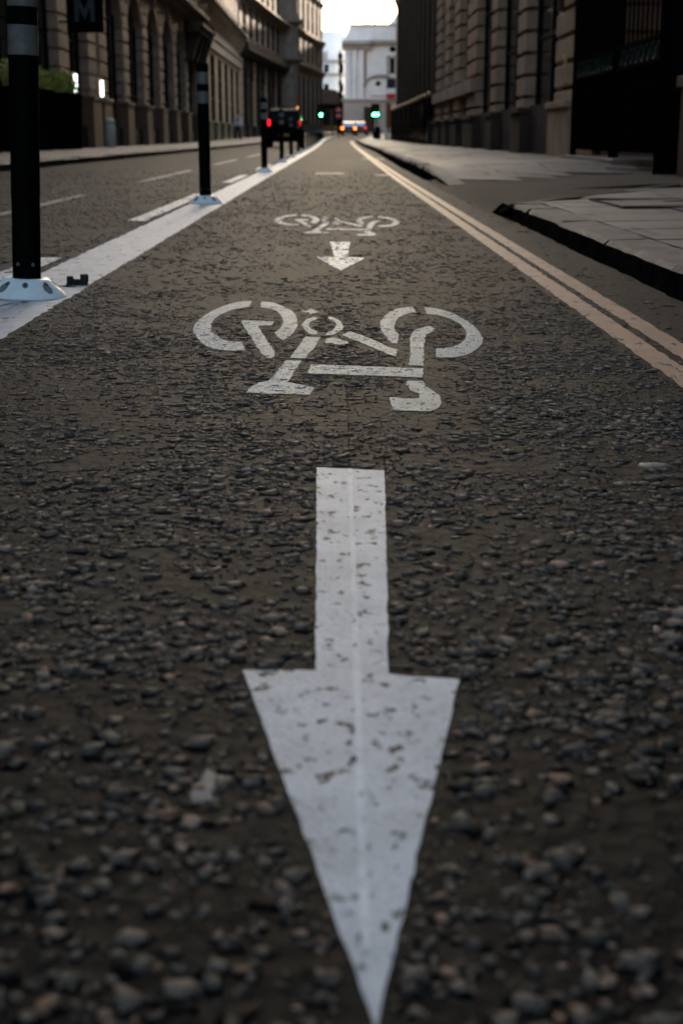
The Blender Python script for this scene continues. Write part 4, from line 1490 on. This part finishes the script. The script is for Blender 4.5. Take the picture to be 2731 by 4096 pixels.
F2 = thing("classical_building", "paler farther building with stepped ledges, left of the pilastered building closing the street", "building", (-8, 262, rise(262)))
w = MB(); w.box(0, 11.2, 0, 12, -1, 17.0); w.build("wall", 'pale', F2)
sp = MB()
for z, t in ((6.5, 0.5), (10.4, 0.6), (12.9, 0.5)):
    sp.box(-0.2, 11.2, -t, -0.004, z, z + 0.55)
sp.build("ledge", 'pale_dim', F2)
tr = MB(); tr.box(4.8, 6.6, -0.3, -0.003, 13.5, 15.0); tr.box(1.6, 2.0, -0.3, -0.003, 13.45, 15.6); tr.build("parapet_block", 'pale_dim', F2)
for x in (6.0, 8.6):
    for z in (7.4, 11.1):
        g_ = MB(); g_.box(x, x + 0.8, -0.02, 0.02, z, z + 1.5); g_.build("window", 'glass', F2)
sb = MB(); sb.prism([(0, 17), (11.2, 17), (8.6, 19.0), (2, 19.0)], 1, 0.5, 11.5); sb.build("roof", 'pale', F2)
F3 = thing("shop_building", "low dark shop building in front of the palest building at the end of the street", "building", (-4.6, 240, rise(240)))
w = MB(); w.box(0, 6.0, 0, 8, -1, 5.9); w.build("wall", 'stone_dark', F3)
for k in range(3):
    g_ = MB(); g_.box(0.3 + k * 1.9, 1.9 + k * 1.9, -0.03, 0.02, 0.3, 3.6); g_.build("window", 'glass', F3)
fa = MB(); fa.box(-0.1, 6.1, -0.35, -0.004, 3.8, 4.6); fa.build("fascia", 'black', F3)
rf = MB(); rf.prism([(0, 5.9), (6, 5.9), (4.6, 7.0), (1.2, 7.4)], 1, 0.2, 7.8); rf.build("roof", 'stone_dark', F3)

for r_, k in ((A.root, 0.92), (B.root, 0.91), (Cc.root, 0.90), (D.root, 0.89), (Rb.root, 0.93), (T.root, 0.92), (F, 0.895), (F2, 0.89), (F3, 0.92), (fl, 0.9), (G, 0.955), (sc, 0.94)):
    r_.scale.z = k


# ------------------------------------------------------------------ street things on the left
def leaf_cloud(mb, cx, cy, cz, rx, ry, rz, n, size, rnd):
    for _ in range(n):
        while True:
            p = Vector((rnd.uniform(-1, 1), rnd.uniform(-1, 1), rnd.uniform(-1, 1)))
            if 0.25 < p.length < 1:
                break
        c = Vector((cx + p.x * rx, cy + p.y * ry, cz + p.z * rz))
        a = Vector((rnd.gauss(0, 1), rnd.gauss(0, 1), rnd.gauss(0, 1))).normalized()
        b = a.orthogonal().normalized()
        s = size * rnd.uniform(0.6, 1.3)
        mb.add([c - a * s, c + b * s * .45, c + a * s, c - b * s * .45], [(0, 1, 2, 3)])


def planter(y, ln, label, seed, h=1.45):
    t = thing("planter", label, "planter", (-7.72, y, 0.16), 0, "black planters with green shrubs")
    b = MB()
    b.prism([(-0.30, 0), (0.28, 0), (0.33, h), (-0.33, h)], 1, -ln / 2, ln / 2)
    b.box(-0.36, 0.36, -ln / 2 - .04, ln / 2 + .04, h + .002, h + .07)
    b.build("trough", 'black', t, bevel=0.01)
    rnd = random.Random(seed)
    f = MB()
    k = int(ln / 0.45)
    for i in range(k):
        leaf_cloud(f, rnd.uniform(-.1, .1), -ln / 2 + (i + .5) * ln / k, h + 0.28 + rnd.uniform(-.05, .18), 0.36, 0.36, 0.36 * rnd.uniform(.8, 1.3), 240, 0.06, rnd)
    f.build("shrub", 'leaf', t)
    s = MB()
    for i in range(k):
        yy_ = -ln / 2 + (i + .5) * ln / k
        s.tube((0, yy_, h - .1), (rnd.uniform(-.1, .1), yy_ + rnd.uniform(-.1, .1), h + .45), 0.012, 5, 0.005)
    s.build("stems", 'wood', t)


planter(37.0, 3.6, "black planter of yellow green shrubs behind the nearest lane post", 3)
planter(41.9, 2.6, "black planter of green shrubs just left of the lit wall lamps", 4)
planter(31.0, 3.6, "black planter of shrubs at the left edge of the view", 5)

for y, lab in ((45.35, "left of the two glowing white wall lamps"), (50.4, "right of the two glowing white wall lamps")):
    t = thing("wall_lamp", lab + " on the stone piers", "wall lamp", (-8.02, y, 1.82), 0, "glowing wall lamps by the doorway")
    MB().box(-0.08, 0.04, -0.09, 0.09, -0.08, 0.60).build("back_plate", 'brass', t, bevel=0.01)
    MB().lathe([(0.04, 0.0), (0.046, 0.01), (0.046, 0.51), (0.04, 0.52)], 16, (0.10, 0, 0)).build("glass_tube", 'lamp_glow', t, auto=40)
    c = MB()
    c.lathe([(0.075, -0.05), (0.075, -0.002)], 16, (0.10, 0, 0))
    c.lathe([(0.075, 0.522), (0.05, 0.58)], 16, (0.10, 0, 0))
    c.build("cap", 'brass', t)

sg = thing("hanging_sign", "black hanging sign with a teal letter M on the near left building", "sign", (-7.32, 44.0, 3.46))
MB().box(-0.53, 0.53, -0.08, 0.08, 0.0, 1.5).build("board", 'black', sg, bevel=0.01)
mm = MB()
pts = [(-.29, 0), (-.17, 0), (-.17, .42), (0.0, .05), (.17, .42), (.17, 0), (.29, 0), (.29, .69), (.17, .69), (0.0, .32), (-.17, .69), (-.29, .69)]
mm.prism([(x, z + 0.30) for x, z in pts], 1, -0.105, -0.081)
mm.build("letter", 'letter', sg)
ar = MB()
ar.tube((-0.9, 0, 1.3), (-0.52, 0, 1.3), 0.03, 8)
ar.tube((-0.9, 0, 0.3), (-0.52, 0, 0.3), 0.03, 8)
ar.build("bracket", 'black', sg)

bn = thing("litter_bin", "pale green cylindrical litter bin by the left facade", "litter bin", (-7.45, 48.8, 0.155))
MB().lathe([(0.15, 0), (0.17, 0.03), (0.17, 0.74), (0.155, 0.76)], 24).build("drum", 'bin', bn, auto=40)
MB().lathe([(0.16, 0.82), (0.175, 0.83), (0.15, 0.90), (0.06, 0.94)], 24).build("lid", 'bin', bn, auto=40)
lg = MB()
for a in range(3):
    lg.tube((0.14 * math.cos(a * 2.09), 0.14 * math.sin(a * 2.09), .75), (0.14 * math.cos(a * 2.09), 0.14 * math.sin(a * 2.09), .83), 0.012, 6)
lg.build("lid_support", 'bin', bn)


# ------------------------------------------------------------------ people
def person(name, label, loc, rz, top_mat, phase=1.0):
    t = thing(name, label, "person", loc, rz)

    def skin_obj(nm, verts, edges, radii, material, root=0, sub=2):
        me = bpy.data.meshes.new(nm)
        me.from_pydata(verts, edges, [])
        o = bpy.data.objects.new(nm, me)
        COL.objects.link(o)
        o.parent = t
        me.materials.append(M[material])
        md = o.modifiers.new("skin", 'SKIN')
        for i, sv in enumerate(me.skin_vertices[0].data):
            sv.radius = radii[i] if isinstance(radii[i], tuple) else (radii[i], radii[i])
            sv.use_root = (i == root)
        sd = o.modifiers.new("sub", 'SUBSURF')
        sd.levels = sd.render_levels = sub
        return o
    s = phase
    V = [(0, 0, 0.95), (0, 0.01, 1.15), (0, 0.0, 1.38), (0, 0.0, 1.50), (0, 0.02, 1.58), (0, 0.03, 1.70)]
    E_ = [(0, 1), (1, 2), (2, 3), (3, 4), (4, 5)]
    Rr = [(0.16, 0.11), (0.145, 0.10), (0.17, 0.11), 0.055, (0.075, 0.09), (0.072, 0.088)]
    for sd in (1, -1):
        st = s * sd
        i = len(V)
        V += [(0.10 * sd, 0, 0.88), (0.10 * sd, 0.18 * st + 0.03, 0.50), (0.10 * sd, 0.30 * st - 0.03, 0.09), (0.11 * sd, 0.30 * st + 0.12, 0.045)]
        Rr += [0.085, 0.062, 0.042, (0.045, 0.03)]
        E_ += [(0, i), (i, i + 1), (i + 1, i + 2), (i + 2, i + 3)]
        i = len(V)
        V += [(0.20 * sd, 0, 1.40), (0.25 * sd, -0.10 * st, 1.12), (0.25 * sd, -0.16 * st + 0.10, 0.90), (0.25 * sd, -0.17 * st + 0.13, 0.82)]
        Rr += [0.058, 0.042, 0.032, (0.035, 0.022)]
        E_ += [(2, i), (i, i + 1), (i + 1, i + 2), (i + 2, i + 3)]
        h = i + 3
        for k in range(5):
            j = len(V)
            dx = (k - 1.5) * 0.017
            if k == 4:
                V += [(0.25 * sd - 0.035 * sd, -0.17 * st + 0.155, 0.80), (0.25 * sd - 0.03 * sd, -0.17 * st + 0.175, 0.765)]
            else:
                V += [(0.25 * sd, -0.17 * st + 0.13 + dx, 0.775), (0.25 * sd - 0.012 * sd, -0.17 * st + 0.135 + dx, 0.735 - 0.008 * (1 - abs(k - 1.5)))]
            Rr += [0.009, 0.0075]
            E_ += [(h, j), (j, j + 1)]
    skin_obj("body", V, E_, Rr, 'skin')
    # clothing: slightly larger skins over the same joints
    sh = [0, 1, 2]
    tv = [(0, 0, 0.93), (0, 0.01, 1.15), (0, 0.0, 1.38), (0, 0, 1.46)]
    te = [(0, 1), (1, 2), (2, 3)]
    tr = [(0.185, 0.135), (0.17, 0.125), (0.19, 0.13), 0.08]
    for sd in (1, -1):
        st = s * sd
        i = len(tv)
        tv += [(0.20 * sd, 0, 1.40), (0.25 * sd, -0.10 * st, 1.12), (0.25 * sd, -0.15 * st + 0.08, 0.93)]
        tr += [0.075, 0.058, 0.048]
        te += [(2, i), (i, i + 1), (i + 1, i + 2)]
    skin_obj("shirt", tv, te, tr, top_mat)
    lv = [(0, 0, 1.0), (0, 0, 0.90)]
    le = [(0, 1)]
    lr = [(0.19, 0.14), (0.17, 0.13)]
    for sd in (1, -1):
        st = s * sd
        i = len(lv)
        lv += [(0.10 * sd, 0, 0.84), (0.10 * sd, 0.18 * st + 0.03, 0.50), (0.10 * sd, 0.30 * st - 0.03, 0.10)]
        lr += [0.105, 0.08, 0.062]
        le += [(1, i), (i, i + 1), (i + 1, i + 2)]
    skin_obj("trousers", lv, le, lr, 'trousers')
    hb = MB()
    hb.ball((0, -0.005, 1.70), 0.098, 14, 8, 1.0)
    hb.build("hair", 'hair', t, smooth=True)
    fc = MB()
    fc.ball((0, 0.145, 1.635), 0.016, 8, 6)
    fc.ball((0.033, 0.118, 1.66), 0.012, 8, 6)
    fc.ball((-0.033, 0.118, 1.66), 0.012, 8, 6)
    fc.ball((0.085, 0.02, 1.63), 0.022, 8, 6)
    fc.ball((-0.085, 0.02, 1.63), 0.022, 8, 6)
    fc.build("face", 'skin', t, smooth=True)
    return t


person("person", "person in a pale blue shirt and dark trousers walking along the left pavement", (-6.35, 96, rise(96) + 0.14), R(170), 'shirt')


# ------------------------------------------------------------------ vehicles
def vehicle(name, label, cat, loc, rz, low, up, wid, paint_m, light_m, wheel_y, wheel_r, light_box, glass_top):
    t = thing(name, label, cat, loc, rz)
    hw = wid / 2
    b = MB()

    def loft(pts, w):
        n = len(pts)
        vs = [(-w(p), p[0], p[1]) for p in pts] + [(w(p), p[0], p[1]) for p in pts]
        b.add(vs, [tuple(range(n)), tuple(range(2 * n - 1, n - 1, -1))] + [(i, (i + 1) % n, n + (i + 1) % n, n + i) for i in range(n)])
    zb = up[0][1]
    loft(low, lambda p: hw - (0.05 if p[1] < 0.4 else 0.0) - max(0, p[1] - 0.8) * 0.10)
    zt = max(p[1] for p in up)
    loft(up, lambda p: hw - 0.04 - (p[1] - zb) / (zt - zb) * 0.17)
    body = b.build("body", paint_m, t, bevel=0.05)
    # rear window on the rear slope
    (y0, z0), (y1, z1) = up[0], up[1]

    def on(f): return (y0 + (y1 - y0) * f, z0 + (z1 - z0) * f)
    wf = lambda f: hw - 0.04 - ((z0 + (z1 - z0) * f) - zb) / (zt - zb) * 0.17 - 0.13
    a, c = on(0.14), on(0.86)
    nrm = Vector((0, -(z1 - z0), (y1 - y0))).normalized() * 0.012
    g_ = MB()
    q = [(-wf(.14), a[0], a[1]), (wf(.14), a[0], a[1]), (wf(.86), c[0], c[1]), (-wf(.86), c[0], c[1])]
    g_.add([Vector(p) + nrm for p in q] + [Vector(p) - nrm for p in q], [(0, 1, 2, 3), (0, 1, 5, 4), (1, 2, 6, 5), (2, 3, 7, 6), (3, 0, 4, 7)])
    g_.build("rear_window", glass_top, t)
    for sd in (-1, 1):
        sw = MB()
        ya, yb = up[1][0] + 0.05, up[-2][0] - 0.05
        zl, zh = zb + 0.08, zt - 0.12
        wl = lambda z: sd * (hw - 0.04 - (z - zb) / (zt - zb) * 0.17)
        e = 0.01 * sd
        pts = [(ya, zl), (yb + 0.35, zl), (yb, zh), (ya + 0.1, zh)]
        sw.add([(wl(z) + e, y, z) for y, z in pts] + [(wl(z) - e, y, z) for y, z in pts], [(0, 1, 2, 3), (4, 5, 6, 7), (0, 1, 5, 4), (1, 2, 6, 5), (2, 3, 7, 6), (3, 0, 4, 7)])
        sw.build("side_window", 'glass', t)
        x, w, z, h = light_box
        tl = MB()
        yl = low[1][0] if len(low) > 1 else 0
        tl.box(sd * x - w / 2, sd * x + w / 2, yl - 0.05, yl + 0.12, z - h / 2, z + h / 2)
        tl.build("tail_light", light_m, t, bevel=0.015)
        mr = MB()
        mr.box(sd * hw, sd * (hw + 0.18), up[-1][0] - 0.45, up[-1][0] - 0.37, zb + 0.02, zb + 0.17)
        mr.build("wing_mirror", paint_m, t, bevel=0.02)
        for wy in wheel_y:
            tw = MB()
            tw.tube((sd * (hw - 0.21), wy, wheel_r), (sd * (hw - 0.005), wy, wheel_r), wheel_r, 24)
            o = tw.build("wheel", 'tyre', t, bevel=0.02)
            rm = MB()
            rm.tube((sd * (hw - 0.02), wy, wheel_r), (sd * (hw + 0.004), wy, wheel_r), wheel_r * 0.62, 18)
            rm.build("rim", 'band', o)
    pm = MB(); pm.box(-0.26, 0.26, low[1][0] - 0.03, low[1][0] + 0.03, 0.52, 0.63); pm.build("number_plate", 'plate', t)
    bp = MB(); bp.box(-hw + 0.06, hw - 0.06, low[1][0] - 0.10, low[1][0] + 0.10, 0.30, 0.47); bp.build("rear_bumper", paint_m if paint_m == 'car_black' else 'car_dark', t, bevel=0.03)
    return t


tx = vehicle("taxi", "black taxi seen from behind with two red tail lamps lit", "taxi", (-2.44, 70, rise(70)), R(0.4),
             [(0.02, 0.26), (-0.02, 0.55), (0.03, 1.08), (4.3, 1.0), (4.5, 0.75), (4.45, 0.26)], [(0.06, 1.08), (0.40, 1.70), (0.95, 1.82), (2.5, 1.81), (3.3, 1.04)],
             1.74, 'car_black', 'red_glow', (0.85, 3.65), 0.33, (0.715, 0.11, 1.14, 0.27), 'glass')
MB().box(-0.25, 0.25, 2.3, 2.42, 1.825, 1.93).build("roof_sign", 'black', tx, bevel=0.02)
MB().lathe([(0.05, 1.80), (0.05, 1.86), (0.02, 1.89)], 12, (0.62, 0.75, 0)).build("roof_lamp", 'warm_glow', tx)
vehicle("parked_car", "silver car far down the street with glowing orange tail lamps", "car", (1.45, 163, rise(163)), R(-3),
        [(0.05, 0.28), (0.0, 0.5), (0.05, 0.92), (3.9, 0.86), (4.1, 0.6), (4.05, 0.28)], [(0.08, 0.92), (0.35, 1.42), (0.9, 1.50), (2.1, 1.48), (3.0, 0.9)],
        1.76, 'car_dark', 'amber_glow', (0.75, 3.3), 0.31, (0.70, 0.26, 0.80, 0.26), 'car_silver')
vehicle("parked_car", "second pale car tucked behind the silver one, its red lamp just visible", "car", (2.75, 172, rise(172)), R(-3),
        [(0.05, 0.28), (0.0, 0.5), (0.05, 0.92), (3.9, 0.86), (4.1, 0.6), (4.05, 0.28)], [(0.08, 0.92), (0.35, 1.42), (0.9, 1.50), (2.1, 1.48), (3.0, 0.9)],
        1.76, 'car_dark', 'red_glow', (0.75, 3.3), 0.31, (0.72, 0.16, 0.80, 0.2), 'car_silver')


# ------------------------------------------------------------------ signals, signs and clutter far down the street
def signal(label, loc, lamp='green_glow', zc=2.4, scale=1.0):
    t = thing("traffic_light", label, "traffic light", loc, 0, "traffic lights showing green")
    MB().lathe([(0.09, -0.1), (0.09, 0.5), (0.057, 0.55), (0.057, zc + 0.75)], 14).build("pole", 'black', t, auto=40)
    MB().box(-0.15, 0.15, -0.30, -0.062, zc - 0.22, zc + 0.80).build("head", 'black', t, bevel=0.02)
    MB().box(-0.24, 0.24, -0.061, -0.04, zc - 0.30, zc + 0.88).build("backing_board", 'frame', t)
    for k, m_ in ((0, lamp), (1, 'lens_off'), (2, 'lens_off')):
        z = zc + k * 0.29
        o = MB().tube((0, -0.33, z), (0, -0.302, z), 0.09, 20).build("lens", m_, t)
        v = MB()
        n = 12
        ring = [(0.12 * math.cos(math.pi * i / n), 0.12 * math.sin(math.pi * i / n)) for i in range(n + 1)]
        v.add([(x, -0.302, z + h) for x, h in ring] + [(x, -0.45, z + h) for x, h in ring], [(i, i + 1, n + 2 + i, n + 1 + i) for i in range(n)])
        v.build("visor", 'black', o)
    return t


signal("green traffic light between the corner building and the dark shop", (-1.22, 125, rise(125)), zc=2.02)
signal("left one of the pair of green traffic lights before the pale building", (3.22, 124, rise(124) + .12), zc=1.93)
signal("right one of the pair of green traffic lights before the pale building", (3.52, 126, rise(126) + .12), zc=1.96)
signal("small dim green signal beside the taxi's right tail lamp", (-3.0, 118, rise(118)), lamp='dim_green', zc=1.8)

lp = thing("lamp_column", "tall slim ornate lamp column in front of the pale buildings", "lamp column", (0.62, 192, rise(192)))
c = MB()
c.lathe([(0.32, 0), (0.32, 0.9), (0.16, 1.1), (0.13, 3.4), (0.2, 3.5), (0.12, 3.7), (0.11, 8.8), (0.17, 8.9), (0.1, 9.0)], 14)
c.build("shaft", 'black', lp, auto=40)
for z in (4.6, 6.0, 7.4, 8.4):
    k = MB(); k.lathe([(0.14, z), (0.24, z + 0.12), (0.26, z + 0.5), (0.14, z + 0.7)], 12); k.build("collar", 'black', lp, auto=40)
h = MB(); h.lathe([(0.12, 9.0), (0.28, 9.35), (0.32, 9.8), (0.1, 10.1), (0.04, 10.4)], 12); h.build("lantern", 'frame', lp, auto=40)

rs = thing("road_sign", "post with two red round road signs left of the silver car", "road sign", (0.28, 140, rise(140)))
MB().tube((0, 0.03, 0), (0, 0.03, 2.75), 0.045, 10).build("pole", 'black', rs)
for z in (2.05, 2.6):
    o = MB().tube((0, -0.02, z), (0, 0.0, z), 0.29, 24).build("sign_face", 'sign_red', rs)
    MB().box(-0.18, 0.18, -0.026, -0.021, z - 0.045, z + 0.045).build("white_bar", 'sign_white', o)

bb = thing("barrier", "low orange brown street barrier beyond the lane posts", "barrier", (-0.95, 158, rise(158)), 0, "street barriers at the far junction")
bd = MB()
bd.box(-0.75, 0.75, -0.03, 0.03, 0.55, 1.05)
bd.build("board", 'orange_board', bb)
lg = MB()
for x in (-0.65, 0.65):
    lg.box(x - .04, x + .04, -0.25, 0.25, 0, 0.06)
    lg.box(x - .03, x + .03, -0.06, -0.031, 0.06, 1.1)
lg.build("leg", 'frame', bb)
b2 = copy_tree(bb)
b2.location = (-0.4, 175, rise(175))
b2["label"] = "yellow green street barrier in front of the dark shop"
for ch_ in b2.children:
    if ch_.name.startswith("board"):
        ch_.data = ch_.data.copy()
        ch_.data.materials[0] = M['hivis']
        ch_["label"] = "yellow green board"

cab = thing("utility_pillar", "pale grey utility pillar with an amber lamp at the far end of the right pavement", "utility pillar", (4.0, 116, rise(116) + .12))
MB().box(-0.16, 0.16, -0.16, 0.16, 0, 1.05).build("case", 'grey_cabinet', cab, bevel=0.02)
MB().prism([(-0.19, 1.052), (0.19, 1.052), (0.10, 1.15), (-0.10, 1.15)], 1, -0.19, 0.19).build("cap", 'grey_cabinet', cab)
MB().tube((0.10, -0.20, 0.42), (0.10, -0.161, 0.42), 0.07, 14).build("amber_lamp", 'warm_glow', cab)
nb = thing("notice_board", "narrow orange brown board on the end corner of the ribbed building", "notice board", (3.62, 101.6, rise(101) + .12))
MB().box(-0.16, 0.16, -0.04, 0.04, 0.9, 2.5).build("panel", 'orange_board', nb, bevel=0.01)
MB().box(-0.05, 0.05, 0.041, 0.09, 0, 2.6).build("post", 'frame', nb)
kb = thing("litter_bin", "dark litter bin at the far end of the right pavement beside the pale pillar", "litter bin", (3.35, 117, rise(117) + .12))
MB().lathe([(0.19, 0), (0.23, 0.05), (0.23, 0.80), (0.21, 0.83)], 18).build("drum", 'black', kb, auto=40)
MB().lathe([(0.23, 0.831), (0.24, 0.86), (0.15, 0.97)], 18).build("lid", 'black', kb, auto=40)
sd_ = MB()
sd_.ball((0, 0, 0.0), 0.11, 16, 10)  # steel ball added so the kerb end shows a bright glint
o = sd_.build("kerb_glint", 'steel', smooth=True)
o.location = (1.46, 109.2, rise(109) + 0.19)
tag(o, "steel ball added for a bright glint at the far end of the right kerb", "glint ball")
